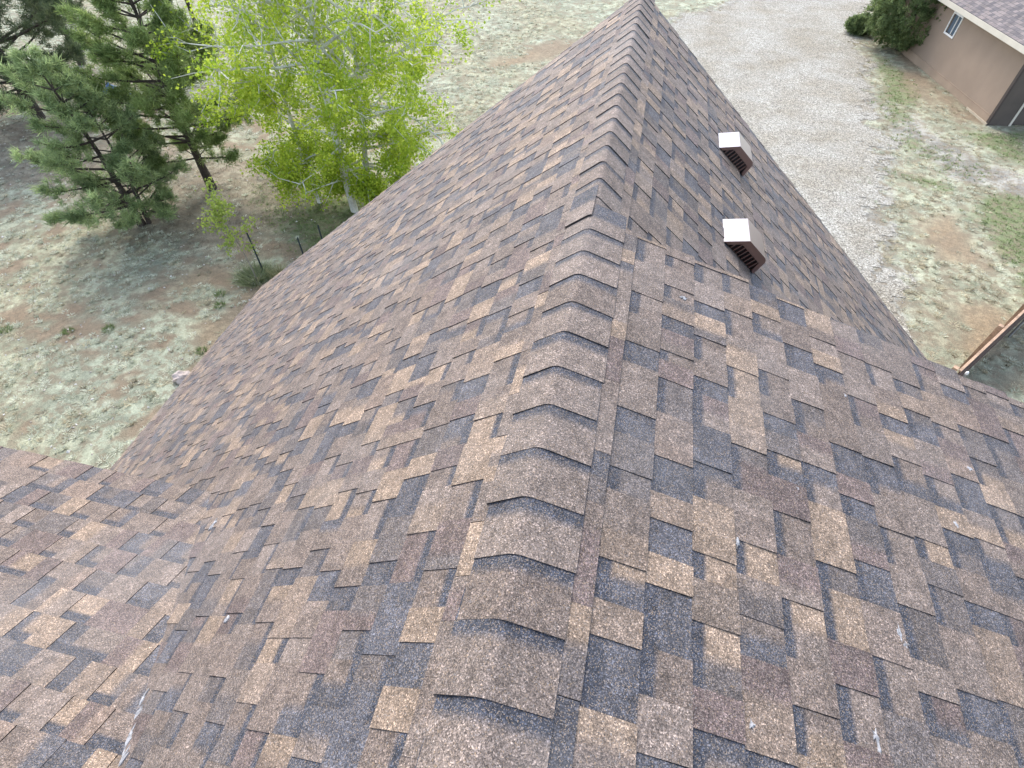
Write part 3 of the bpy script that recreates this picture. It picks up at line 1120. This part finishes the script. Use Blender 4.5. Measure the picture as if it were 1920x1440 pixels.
# roof: two sloping slabs with local coordinates lying in the slope
for sgn in (1, -1):
    mb = MB()
    run = GW / 2 + 0.42
    rise = run * 0.42
    Ls = math.hypot(run, rise)
    mb.box(-0.5, GL + 0.5, 0, Ls, -0.03, 0.0)
    o = mb.build('roof', 'farshingle', garage)
    a = math.atan2(rise, run)
    ex = Vector((0, 1, 0))
    if sgn > 0:
        ey = Vector((math.cos(a), 0, math.sin(a)))
        org = Vector((-0.42, 0, GH + 0.09))
        ez = ex.cross(ey)
    else:
        ex = Vector((0, 1, 0))
        ey = Vector((-math.cos(a), 0, math.sin(a)))
        org = Vector((GW + 0.42, 0, GH + 0.09))
        ez = ex.cross(ey)
    if ez.z < 0:
        ex = -ex
        org = org + Vector((0, GL, 0))
        ez = -ez
    o.matrix_local = Matrix(((ex.x, ey.x, ez.x, org.x), (ex.y, ey.y, ez.y, org.y), (ex.z, ey.z, ez.z, org.z), (0, 0, 0, 1)))
    mb = MB()
    xo = -0.42 if sgn > 0 else GW + 0.42
    mb.box(xo - 0.02, xo + 0.02, -0.5, GL + 0.5, GH - 0.10, GH + 0.075)
    mb.build('fascia', 'cream', garage)
    mb = MB()
    mb.box(min(xo, 0 if sgn > 0 else GW) + 0.03, max(xo, 0 if sgn > 0 else GW) - 0.005, -0.45, GL + 0.45, GH - 0.08, GH - 0.06)
    mb.build('soffit', 'wall', garage)
    mb = MB()
    beam(mb, (xo, -0.5, GH + 0.07), (GW / 2, -0.5, GH + 0.07 + rise), 0.17, 0.03)
    mb.build('rake_board', 'cream', garage)


# ------------------------------------------------------------------ trees
def rand_unit(n):
    v = rng.normal(size=(n, 3))
    return v / np.linalg.norm(v, axis=1, keepdims=True)


def needle_tufts(centers, dirs, sizes, cols, per=18, width=0.0105):
    """many triangles: each tuft a brush of needles round its direction"""
    n = len(centers)
    c = np.repeat(centers, per, 0)
    d = np.repeat(dirs, per, 0)
    sz = np.repeat(sizes, per)
    u = rand_unit(n * per)
    v = d * 0.75 + u * 0.85
    v /= np.linalg.norm(v, axis=1, keepdims=True)
    ln = sz * rng.uniform(0.6, 1.1, n * per)
    side = np.cross(v, rand_unit(n * per))
    side /= np.linalg.norm(side, axis=1, keepdims=True)
    c = c + rng.normal(size=c.shape) * 0.25 * sz[:, None]
    w = width * rng.uniform(0.7, 1.3, n * per)
    tri = np.stack([c - side * w[:, None], c + side * w[:, None], c + v * ln[:, None]], 1)
    col = np.repeat(cols, per, 0) * rng.uniform(0.75, 1.25, (n * per, 1))
    return tri, col


def pine_tree(name, label, loc, H, Rm, z0, seed, tone, lean=(0, 0), trunk_r=0.11, twin=False, per=18, whorl=0.3, size=0.19, dens=1.0, bare=0.0, tilt_dir=None):
    global rng
    keep = rng
    rng = np.random.default_rng(seed)
    random.seed(seed)
    t = thing(name, label, 'tree', loc, 'pines beside the meadow')
    tr = MB()
    pts = []
    for k in range(9):
        u = k / 8
        pts.append((lean[0] * u + 0.05 * math.sin(u * 5 + seed), lean[1] * u + 0.05 * math.cos(u * 4 + seed), H * u - (0.1 if k == 0 else 0)))
    tr.tube(pts, [trunk_r * (1 - 0.9 * (k / 8)) + (0.03 if k == 0 else 0) for k in range(9)], 9)
    trunks = [pts]
    if twin:
        p2 = [(p[0] + 0.16 + 0.25 * p[2] / H, p[1] + 0.12 + 0.2 * p[2] / H, p[2] * 0.8) for p in pts]
        tr.tube(p2, [trunk_r * 0.7 * (1 - 0.9 * (k / 8)) for k in range(9)], 8)
        trunks.append(p2)
    tr.build('trunk', 'bark', t, smooth=True)
    br = MB()
    C, D, S = [], [], []
    for tk, pp in enumerate(trunks):
        Ht = pp[-1][2]
        z = z0 if tk == 0 else z0 * 1.3
        while z < Ht - 0.05:
            u = z / Ht
            i = min(int(u * 8), 7)
            f = u * 8 - i
            base = Vector(pp[i]).lerp(Vector(pp[i + 1]), f)
            nb = rng.integers(3, 6)
            a0 = rng.uniform(0, 6.28)
            prof = (1 - u) ** 0.75 * (0.35 + 0.65 * min(1, (z - z0 + 0.5) / (0.25 * Ht)))
            for b in range(nb):
                if rng.random() < 0.12:
                    continue
                az = a0 + 6.28 * b / nb + rng.uniform(-0.4, 0.4)
                ln = max(0.22, Rm * prof * rng.uniform(0.55, 1.15))
                rise = rng.uniform(0.05, 0.45) + 0.5 * u
                dv = Vector((math.cos(az), math.sin(az), 0))
                q = [base, base + dv * ln * 0.4 + Vector((0, 0, ln * rise * 0.25)), base + dv * ln * 0.75 + Vector((0, 0, ln * rise * 0.55)), base + dv * ln + Vector((0, 0, ln * rise))]
                r0 = 0.012 + 0.016 * ln
                br.tube(q, [r0, r0 * 0.7, r0 * 0.45, r0 * 0.2], 4, cap=False)
                if rng.random() < bare:
                    continue
                nt_ = int((5 + ln * 9) * dens)
                for j in range(nt_):
                    s = rng.uniform(0.3, 1.0) ** 0.7
                    ii = min(int(s * 3), 2)
                    p = q[ii].lerp(q[ii + 1], s * 3 - ii)
                    lat = Vector(rng.normal(size=3)) * 0.16 * ln * (1.25 - s)
                    lat.z *= 0.5
                    if lat.length > 0.12:
                        br.tube([p, p + lat], [0.006, 0.003], 3, cap=False)
                    p = p + lat
                    d = (dv * 0.6 + lat * 1.2 + Vector((0, 0, 0.55)))
                    d.normalize()
                    C.append(p)
                    D.append(d)
                    S.append(size * rng.uniform(0.7, 1.25))
            z += whorl * rng.uniform(0.7, 1.25)
        for j in range(6):
            C.append(Vector(pp[-1]) + Vector((0, 0, -0.08 * j)))
            D.append(Vector((0, 0, 1)))
            S.append(size)
    br.build('branches', 'bark', t)
    C, D, S = np.array([list(c) for c in C]), np.array([list(d) for d in D]), np.array(S)
    k = rng.random(len(C))[:, None]
    cols = np.array(tone[0]) * (1 - k) + np.array(tone[1]) * k
    tri, col = needle_tufts(C, D, S, cols, per)
    soup('crown', tri, 3, col, 'needles', t)
    rng = keep
    return t


TONE_A = ((0.130, 0.195, 0.058), (0.350, 0.435, 0.150))
TONE_B = ((0.150, 0.215, 0.090), (0.400, 0.490, 0.220))
TONE_D = ((0.065, 0.095, 0.046), (0.155, 0.190, 0.092))


def gz(x, y):
    return float(ground_z(np.array(x), np.array(y)))


def onground(x, y):
    return (x, y, gz(x, y))


pine_tree('pine_tree', 'olive green pine with leaning dark trunk next to the leafy aspens', onground(-12.82, 13.67), 6.6, 2.9, 1.0, 3, TONE_A, (-0.1, 0.1), 0.13, per=40, whorl=0.23, dens=1.35, size=0.19)
pine_tree('pine_tree', 'shorter blue-green pine with twin trunks in front of the olive pine', onground(-13.63, 11.3), 4.6, 2.45, 0.35, 5, TONE_B, (-0.15, -0.15), 0.10, twin=True, per=40, whorl=0.34, dens=1.0, size=0.19)
pine_tree('pine_tree', 'big dark pine reaching in at the top left corner', onground(-22.3, 16.8), 8.0, 5.0, 0.9, 8, TONE_D, (0.3, 0.2), 0.2, per=44, whorl=0.28, size=0.23, dens=1.7, bare=0.08)
pine_tree('pine_tree', 'dark pine far behind the olive pine, bare trunk below', onground(-20.26, 23.3), 7.0, 2.0, 2.2, 12, TONE_D, (-0.2, 0.1), 0.13, per=34, whorl=0.4, size=0.22, dens=1.0)
pine_tree('pine_tree', 'thin dark pine farthest back beyond the aspen tops', onground(-21.2, 25.9), 6.5, 1.7, 1.9, 15, TONE_D, (0.1, 0.2), 0.11, per=30, whorl=0.4, size=0.22)
pine_tree('pine_tree', 'dark pine between the corner pine and the olive pine', onground(-24.8, 22.0), 6.5, 2.3, 1.2, 19, TONE_D, (0.2, 0.0), 0.14, per=34, whorl=0.4, size=0.22, dens=1.0)


def quads_leaves(centers, size, cols):
    n = len(centers)
    a = rand_unit(n)
    b = np.cross(a, rand_unit(n))
    b /= np.linalg.norm(b, axis=1, keepdims=True)
    c = np.cross(a, b)
    s = (size * rng.uniform(0.7, 1.3, n))[:, None]
    q = np.stack([centers - b * s, centers - c * s * 0.75, centers + b * s, centers + c * s * 0.75], 1)
    return q


def leafy_tree(name, label, loc, H, Rm, z0, seed, lean, trunk_r, nleaf, leaf, group=None, bark='aspenbark', tone=((0.20, 0.33, 0.022), (0.58, 0.66, 0.080)), top_bare=0.0, nbr=26, cat='tree', bias=(0, 0)):
    global rng
    keep = rng
    rng = np.random.default_rng(seed)
    t = thing(name, label, cat, loc, group)
    tr = MB()
    K = 11
    pts = []
    for k in range(K):
        u = k / (K - 1)
        pts.append(Vector((lean[0] * u + 0.07 * H / 7 * math.sin(u * 6 + seed), lean[1] * u + 0.07 * H / 7 * math.cos(u * 5 + seed), H * u - (0.1 if k == 0 else 0))))
    tr.tube(pts, [trunk_r * (1 - 0.92 * k / (K - 1)) for k in range(K)], 9)
    tr.build('trunk', bark, t, smooth=True)
    br = MB()
    tips = []
    for b in range(nbr):
        u = z0 / H + (1 - z0 / H) * (b + rng.uniform(0, 1)) / nbr * 0.97
        i = min(int(u * (K - 1)), K - 2)
        base = pts[i].lerp(pts[i + 1], u * (K - 1) - i)
        az = b * 2.4 + rng.uniform(-0.5, 0.5)
        shape = (0.45 + 0.55 * min(1, (u - z0 / H) / 0.3)) * (1 - max(0, u - 0.5) * 1.15)
        ln = Rm * shape * rng.uniform(0.7, 1.15)
        dv = Vector((math.cos(az) + bias[0], math.sin(az) + bias[1], rng.uniform(-0.3, 0.3) if u < 0.3 else rng.uniform(0.2, 0.75)))
        dv.normalize()
        q = [base]
        p = base
        for j in range(5):
            dv = (dv + Vector(rng.normal(size=3)) * 0.16 + Vector((0, 0, 0.05 - 0.05 * j))).normalized()
            p = p + dv * ln / 5
            q.append(p)
        r0 = trunk_r * 0.20 + 0.007 * ln
        br.tube(q, [r0 * (1 - 0.16 * j) for j in range(6)], 4, cap=False)
        for j in range(9):
            s = rng.uniform(0.25, 1.0) * 5
            ii = min(int(s), 4)
            pb = q[ii].lerp(q[ii + 1], s - ii)
            d2 = (dv * 0.5 + Vector(rng.normal(size=3)) * 0.75 + Vector((0, 0, 0.12))).normalized()
            l2 = ln * rng.uniform(0.18, 0.42)
            pm = pb + d2 * l2 * 0.55
            d3 = (d2 + Vector(rng.normal(size=3)) * 0.35).normalized()
            pe = pm + d3 * l2 * 0.45
            br.tube([pb, pm, pe], [r0 * 0.42, r0 * 0.28, r0 * 0.12], 3, cap=False)
            dens = 1.0 - top_bare * sstep(0.38, 0.75, np.array(pe.z / H))
            tips.append((pb, pm, pe, float(dens)))
    br.build('branches', bark, t)
    w = np.array([x[3] for x in tips]) * (0.1 + rng.random(len(tips)) ** 2 * 2.4)
    idx = rng.choice(len(tips), nleaf, p=w / w.sum())
    A = np.array([list(x[0]) for x in tips])[idx]
    B = np.array([list(x[1]) for x in tips])[idx]
    E_ = np.array([list(x[2]) for x in tips])[idx]
    s = rng.random(nleaf)[:, None]
    s = 0.25 + 0.85 * s
    C = np.where(s < 0.55, A + (B - A) * (s / 0.55), B + (E_ - B) * ((s - 0.55) / 0.45)) + rng.normal(size=(nleaf, 3)) * (0.055 + 0.008 * H)
    k = rng.random(nleaf)[:, None] * 0.65 + 0.35 * (rng.random(len(tips))[idx])[:, None]
    cols = np.array(tone[0]) * (1 - k) + np.array(tone[1]) * k
    soup('crown', quads_leaves(C, leaf, cols), 4, cols, 'leaves', t)
    rng = keep
    return t


AG = 'aspens with new leaves beside the roof'
leafy_tree('aspen_tree', 'bright green aspen with the slender pale trunk, nearest the olive pine', onground(-9.13, 13.67), 7.2, 2.35, 0.8, 21, (-0.2, 0.2), 0.085, 19000, 0.038, AG, top_bare=0.8, nbr=38)
leafy_tree('aspen_tree', 'bright green aspen with thick white trunk close to the roof edge', onground(-7.82, 13.49), 7.6, 3.1, 0.6, 22, (-0.1, 0.1), 0.12, 28000, 0.038, AG, top_bare=0.7, nbr=40, bias=(0.15, 0.0))
leafy_tree('aspen_tree', 'bright green aspen half hidden behind the thick white trunk', onground(-7.45, 13.95), 7.2, 3.6, 0.7, 23, (0.35, 0.35), 0.10, 29000, 0.038, AG, top_bare=0.6, nbr=38, bias=(0.45, 0.3))
leafy_tree('sapling', 'thin young sapling with sparse yellow-green leaves beside the steel post', onground(-8.96, 9.65), 2.55, 0.75, 0.95, 31, (-0.1, -0.05), 0.018, 1150, 0.034, None, bark='twig', nbr=12, cat='sapling', tone=((0.22, 0.30, 0.05), (0.38, 0.46, 0.10)))


# juniper beside the garage: dense clumps of scale foliage
def juniper(name, label, loc, rx, rz, z0, seed, n, cat='shrub'):
    global rng
    keep = rng
    rng = np.random.default_rng(seed)
    t = thing(name, label, cat, loc)
    tr = MB()
    tr.tube([(0, 0, -0.1), (0.03, 0.02, z0 + 0.2 * rz), (0.0, 0.05, z0 + rz)], [0.09 * rx, 0.07 * rx, 0.03], 8)
    for k in range(12):
        a = k * 2.4
        zz = z0 + 0.1 + (k % 4) * 0.2 * rz
        tr.tube([(0, 0, zz), (math.cos(a) * rx * 0.7, math.sin(a) * rx * 0.7, zz + 0.3 * rz)], [0.035, 0.012], 4)
    tr.build('trunk', 'bark', t)
    u = rand_unit(n)
    lump = 0.55 + 0.95 * fbm(u[:, 0] * 2.4 + u[:, 2] * 1.7, u[:, 1] * 2.4 + 7 - u[:, 2], 3, 1.5)
    r = lump * rng.uniform(0.45, 1.0, n) ** 0.45
    C = np.stack([u[:, 0] * rx * r, u[:, 1] * rx * r, z0 + rz + u[:, 2] * rz * r], 1)
    D = u * 0.7 + np.array((0, 0, 0.6))
    D /= np.linalg.norm(D, axis=1, keepdims=True)
    k = rng.random(n)[:, None]
    cols = np.array((0.075, 0.115, 0.040)) * (1 - k) + np.array((0.230, 0.290, 0.115)) * k
    tri, col = needle_tufts(C, D, np.full(n, 0.17), cols, 16, 0.022)
    soup('crown', tri, 3, col, 'needles', t)
    rng = keep


juniper('juniper', 'rounded dark green juniper against the garage wall', onground(11.75, 32.1), 1.75, 1.55, 0.25, 41, 2600)
juniper('bush', 'small low green bush poking out left of the juniper', onground(10.35, 34.3), 0.62, 0.33, 0.03, 42, 420)


# ------------------------------------------------------------------ posts, rock, tarp, fence
def t_post(label, loc, h, lean):
    t = thing('steel_post', label, 'post', loc, 'steel posts by the roof edge')
    mb = MB()
    tx, ty = lean
    T = Matrix(((1, 0, tx, 0), (0, 1, ty, 0), (0, 0, 1, 0), (0, 0, 0, 1)))
    mb.box(-0.022, 0.022, -0.004, 0.004, -0.2, h, T=T)
    mb.box(-0.004, 0.004, -0.028, -0.0045, -0.2, h, T=T)
    for k in range(int(h / 0.09)):
        mb.box(-0.009, 0.009, 0.0045, 0.011, 0.1 + k * 0.09, 0.13 + k * 0.09, T=T)
    mb.build('shaft', 'post', t)
    return t


t_post('tall dark steel post standing beside the sapling', onground(-9.04, 10.1), 1.15, (-0.02, 0.02))
t_post('short dark steel post just above the roof edge', onground(-8.3, 10.98), 0.55, (0.0, 0.0))
t_post('dark steel post of which only the tip clears the roof edge', onground(-8.1, 11.75), 0.5, (0.0, 0.02))


def rock(name, label, loc, s, seed, group=None):
    import bmesh
    bm = bmesh.new()
    bmesh.ops.create_icosphere(bm, subdivisions=3, radius=1.0)
    r_ = np.random.default_rng(seed)
    off = r_.uniform(0, 50, 3)
    for v in bm.verts:
        c = v.co
        k = 0.6 + 0.8 * float(fbm(np.array(c.x * 1.9 + off[0] + c.z), np.array(c.y * 1.9 + off[1] - c.z), 4, 1.1))
        v.co = Vector((c.x * k * s[0], c.y * k * s[1], max(c.z, -0.45) * k * s[2]))
    me = bpy.data.meshes.new(name)
    bm.to_mesh(me)
    bm.free()
    me.materials.append(M['rock'])
    o = bpy.data.objects.new(name, me)
    COL.objects.link(o)
    o.location = loc
    o.rotation_euler = (0, 0, r_.uniform(0, 6))
    tag(o, label, 'rock', group)
    return o


x_, y_ = -8.72, 6.12
rock('rock', 'pale pinkish boulder at the edge of the roof', (x_, y_, gz(x_, y_) + 0.05), (0.22, 0.15, 0.16), 3)

# a crumpled blue tarp behind the pines
import bmesh
bm = bmesh.new()
bmesh.ops.create_grid(bm, x_segments=26, y_segments=26, size=0.45)
for v in bm.verts:
    d = max(abs(v.co.x), abs(v.co.y)) / 0.45
    f_ = float(fbm(np.array(v.co.x * 3.1 + 3), np.array(v.co.y * 3.1), 4, 1.6))
    v.co.z = 0.04 + (0.62 * f_ + 0.12) * (1 - d ** 2.2)
    v.co.x *= 1.1
res = bmesh.ops.solidify(bm, geom=bm.faces[:], thickness=0.01)
me = bpy.data.meshes.new('tarp')
bm.to_mesh(me)
bm.free()
me.materials.append(M['tarp'])
o = bpy.data.objects.new('tarp', me)
COL.objects.link(o)
o.location = (-20.8, 19.1, gz(-20.8, 19.1))
tag(o, 'crumpled blue tarp lying on the ground behind the pines', 'tarp')

# board fence on the right
fa, fb = Vector((7.06, 8.74, 0)), Vector((11.2, 13.58, 0))
fd = (fb - fa).normalized()
ang = math.atan2(fd.y, fd.x)
fence = thing('fence', 'low board fence with orange wood top rail at the right edge', 'fence', (fa.x, fa.y, 0))
fence.rotation_euler = (0, 0, ang)
FL = (fb - fa).length
FH = 1.3
mb = MB()
mb.box(-0.02, FL, -0.014, 0.032, FH - 0.03, FH + 0.003)
mb.build('top_rail', 'wood', fence)
for z in (0.3, 0.95):
    mb = MB()
    mb.box(0.0, FL, -0.045, -0.012, z, z + 0.09)
    mb.build('rail', 'picket', fence)
k = 0
x = 0.01
while x < FL - 0.14:
    mb = MB()
    dz = random.uniform(-0.012, 0.0)
    mb.box(x, x + 0.138, -0.011, 0.009 + random.uniform(0, 0.004), 0.02, FH - 0.04 + dz)
    mb.build('picket', 'picket', fence)
    x += 0.145
for x in (-0.02, 1.95, 3.9, 5.85):
    mb = MB()
    mb.box(x - 0.045, x + 0.045, 0.047, 0.137, -0.2, FH + 0.02)
    p = mb.build('post', 'wood', fence)
    if x not in (-0.02, 3.9):
        continue
    mb = MB()
    mb.tube([(x + 0.03, -0.10, -0.2), (x + 0.03, -0.10, FH - 0.02)], [0.024, 0.024], 10)
    s_ = mb.build('steel_pole', 'steel', fence)
    mb = MB()
    mb.tube([(x + 0.03, -0.10, FH - 0.021), (x + 0.03, -0.10, FH + 0.02), (x + 0.03, -0.10, FH + 0.045)], [0.027, 0.027, 0.012], 10)
    mb.build('pole_cap', 'white', s_)


# ------------------------------------------------------------------ ground cover
def in_house(x, y):
    return (x > -4.4) & (x < 4.2) & (y < 5.0)


def scatter(n, x0, x1, y0, y1, near=9.0):
    x = rng.uniform(x0, x1, n)
    y = rng.uniform(y0, y1, n)
    d = np.hypot(x, y)
    k = (rng.random(n) < np.clip((18.0 / d) ** 1.3, 0, 1)) & ~in_house(x, y)
    return x[k], y[k]


def tufts(name, x, y, col, hgt, spread, blades, width):
    n = len(x)
    z = ground_z(x, y)
    rep = lambda a: np.repeat(a, blades)
    m = n * blades
    a = rng.uniform(0, 6.283, m)
    hh = rep(hgt) * rng.uniform(0.55, 1.15, m)
    sp = rep(spread)
    bx = rep(x) + np.cos(a) * sp * rng.uniform(0.0, 0.6, m)
    by = rep(y) + np.sin(a) * sp * rng.uniform(0.0, 0.6, m)
    tx = bx + np.cos(a) * sp * rng.uniform(0.2, 1.0, m)
    ty = by + np.sin(a) * sp * rng.uniform(0.2, 1.0, m)
    b = a + 1.57 + rng.uniform(-0.5, 0.5, m)
    w = width * rng.uniform(0.6, 1.4, m)
    z0 = rep(z) - 0.004
    tri = np.stack([np.stack([bx - np.cos(b) * w, by - np.sin(b) * w, z0], 1), np.stack([bx + np.cos(b) * w, by + np.sin(b) * w, z0], 1), np.stack([tx, ty, z0 + hh], 1)], 1)
    c = np.repeat(col, blades, 0) * rng.uniform(0.78, 1.22, (m, 1))
    o = soup(name, tri, 3, c, 'grass')
    return o


# pale sage mats and dry grass over the meadow
x1, y1_ = scatter(52000, -34, -5.2, 1.0, 41)
x2, y2_ = scatter(9000, -8, 4, 18, 44)
x3, y3_ = scatter(13000, 5.0, 15, 6, 34)
X = np.concatenate([x1, x2, x3])
Y = np.concatenate([y1_, y2_, y3_])
drive, green, soil, litter, bare = masks(X, Y)
pr = np.clip(1.0 - 0.85 * bare - 0.85 * soil - 0.75 * litter - 0.9 * green, 0.03, 1) * np.where(drive > 0.0, np.clip(0.55 - 0.5 * drive, 0.012, 1), 1.0)
pr *= np.clip(0.25 + 1.5 * (fbm(X, Y, 4, 2.3) - 0.3), 0.1, 1)
k = rng.random(len(X)) < pr
X, Y = X[k], Y[k]
mx = rng.random((len(X), 1))
cs = np.array((0.42, 0.435, 0.315)) * (1 - mx) + np.array((0.68, 0.68, 0.535)) * mx
st = (rng.random((len(X), 1)) < 0.25 + 0.35 * (X > 4)[:, None])
cs = np.where(st, np.array((0.46, 0.41, 0.28)) * (0.7 + 0.6 * mx), cs)
o = tufts('sage_ground_cover', X, Y, cs, rng.uniform(0.015, 0.055, len(X)), rng.uniform(0.05, 0.16, len(X)), 32, 0.0105)
tag(o, 'pale sage-green mats and dry grass over the meadow', 'ground cover', kind='stuff')

# green grass
xg, yg = scatter(60000, -13, 16, 8, 34)
drive, green, soil, litter, bare = masks(xg, yg)
k = rng.random(len(xg)) < green * 0.85 * (1 - 0.6 * soil)
xg, yg = xg[k], yg[k]
mx = rng.random((len(xg), 1))
cg = np.array((0.13, 0.185, 0.06)) * (1 - mx) + np.array((0.29, 0.345, 0.15)) * mx
o = tufts('grass', xg, yg, cg, rng.uniform(0.02, 0.055, len(xg)), rng.uniform(0.05, 0.12, len(xg)), 8, 0.012)
tag(o, 'short green grass under the aspens and beside the drive', 'grass', kind='stuff')

# needle litter and dead stalks under the pines
xl_, yl_ = scatter(22000, -25, -8, 9, 19)
litter = masks(xl_, yl_)[3]
k = rng.random(len(xl_)) < litter * 0.55
xl_, yl_ = xl_[k], yl_[k]
mx = rng.random((len(xl_), 1))
c_ = np.array((0.10, 0.075, 0.05)) * (1 - mx) + np.array((0.27, 0.23, 0.16)) * mx
o = tufts('needle_litter', xl_, yl_, c_, rng.uniform(0.01, 0.03, len(xl_)), rng.uniform(0.05, 0.12, len(xl_)), 5, 0.010)
tag(o, 'brown needle litter and dead grass below the pines', 'litter', kind='stuff')


# a few separate green tussocks
def tussock(label, x, y, r, hgt, n, tone, name='grass_tussock', group='green tussocks in the meadow'):
    a = rng.uniform(0, 6.283, n)
    q = rng.random(n) ** 0.5 * r * 0.6
    bx, by = np.cos(a) * q, np.sin(a) * q
    ln = rng.uniform(0.5, 1.1, n) * hgt
    out = rng.uniform(0.1, 0.8, n) * r
    b = rng.uniform(0, 6.283, n)
    w = 0.010
    tri = np.stack([np.stack([bx - np.cos(b) * w, by - np.sin(b) * w, np.full(n, -0.01)], 1), np.stack([bx + np.cos(b) * w, by + np.sin(b) * w, np.full(n, -0.01)], 1),
                    np.stack([bx + np.cos(a) * out, by + np.sin(a) * out, ln], 1)], 1)
    k = rng.random((n, 1))
    col = np.array(tone[0]) * (1 - k) + np.array(tone[1]) * k
    o = soup(name, tri, 3, col, 'grass')
    o.location = onground(x, y)
    tag(o, label, 'grass', group)


TG = ((0.10, 0.155, 0.05), (0.25, 0.31, 0.12))
tussock('large green grass clump at the foot of the sapling', -9.05, 9.75, 0.6, 0.26, 700, ((0.11, 0.15, 0.06), (0.33, 0.36, 0.20)))
tussock('pale straw grass clump between the steel post and the roof', -8.45, 9.95, 0.28, 0.34, 240, ((0.22, 0.22, 0.10), (0.42, 0.40, 0.24)))
for lab, x, y in (('small green tussock alone on bare soil in the meadow', -11.5, 7.2), ('small green tussock below the soil patch', -9.35, 8.55),
                  ('small green tussock nearest the large grass clump', -9.6, 8.95), ('green weed tuft just above the boulder', -8.85, 7.0),
                  ('green tussock at the far left of the meadow', -13.9, 6.6), ('green tussock left of the lone one on bare soil', -12.4, 6.9)):
    tussock(lab, x, y, 0.17, 0.07, 120, TG)


# loose stones on the drive and pebbles in the meadow
def stones(name, x, y, size, col):
    n = len(x)
    base = np.array([(1, 0, 0), (0, 1, 0), (-1, 0, 0), (0, -1, 0), (0, 0, 1)], float)
    fc = np.array([(0, 1, 4), (1, 2, 4), (2, 3, 4), (3, 0, 4)])
    a = rng.uniform(0, 6.283, n)
    sc = np.stack([size * rng.uniform(0.6, 1.3, n), size * rng.uniform(0.6, 1.3, n), size * rng.uniform(0.35, 0.8, n)], 1)
    V = base[None] * sc[:, None, :] + rng.normal(size=(n, 5, 3)) * size[:, None, None] * 0.16
    ca, sa = np.cos(a)[:, None], np.sin(a)[:, None]
    vx = V[:, :, 0] * ca - V[:, :, 1] * sa + x[:, None]
    vy = V[:, :, 0] * sa + V[:, :, 1] * ca + y[:, None]
    vz = V[:, :, 2] + ground_z(x, y)[:, None] + 0.008
    V = np.stack([vx, vy, vz], -1)
    tri = V[:, fc].reshape(-1, 3, 3)
    return soup(name, tri, 3, np.repeat(col, 4, 0), 'stone')


xs_, ys_ = scatter(60000, -1.5, 13.5, 6, 44)
drive = masks(xs_, ys_)[0]
k = rng.random(len(xs_)) < np.clip(0.42 + drive * 0.9, 0, 0.85)
xs_, ys_ = xs_[k], ys_[k]
mx = rng.random((len(xs_), 1))
c_ = np.array((0.20, 0.18, 0.15)) * (1 - mx) + np.array((0.46, 0.445, 0.40)) * mx
o = stones('gravel', xs_, ys_, rng.uniform(0.008, 0.022, len(xs_)), c_)
tag(o, 'loose pale gravel stones over the drive', 'gravel', kind='stuff')
xs_, ys_ = scatter(2600, -24, -5, 2, 30)
mx = rng.random((len(xs_), 1))
c_ = np.array((0.36, 0.30, 0.24)) * (1 - mx) + np.array((0.68, 0.66, 0.60)) * mx
o = stones('pebbles', xs_, ys_, rng.uniform(0.01, 0.035, len(xs_)), c_)
tag(o, 'pale pebbles scattered through the meadow', 'pebbles', kind='stuff')
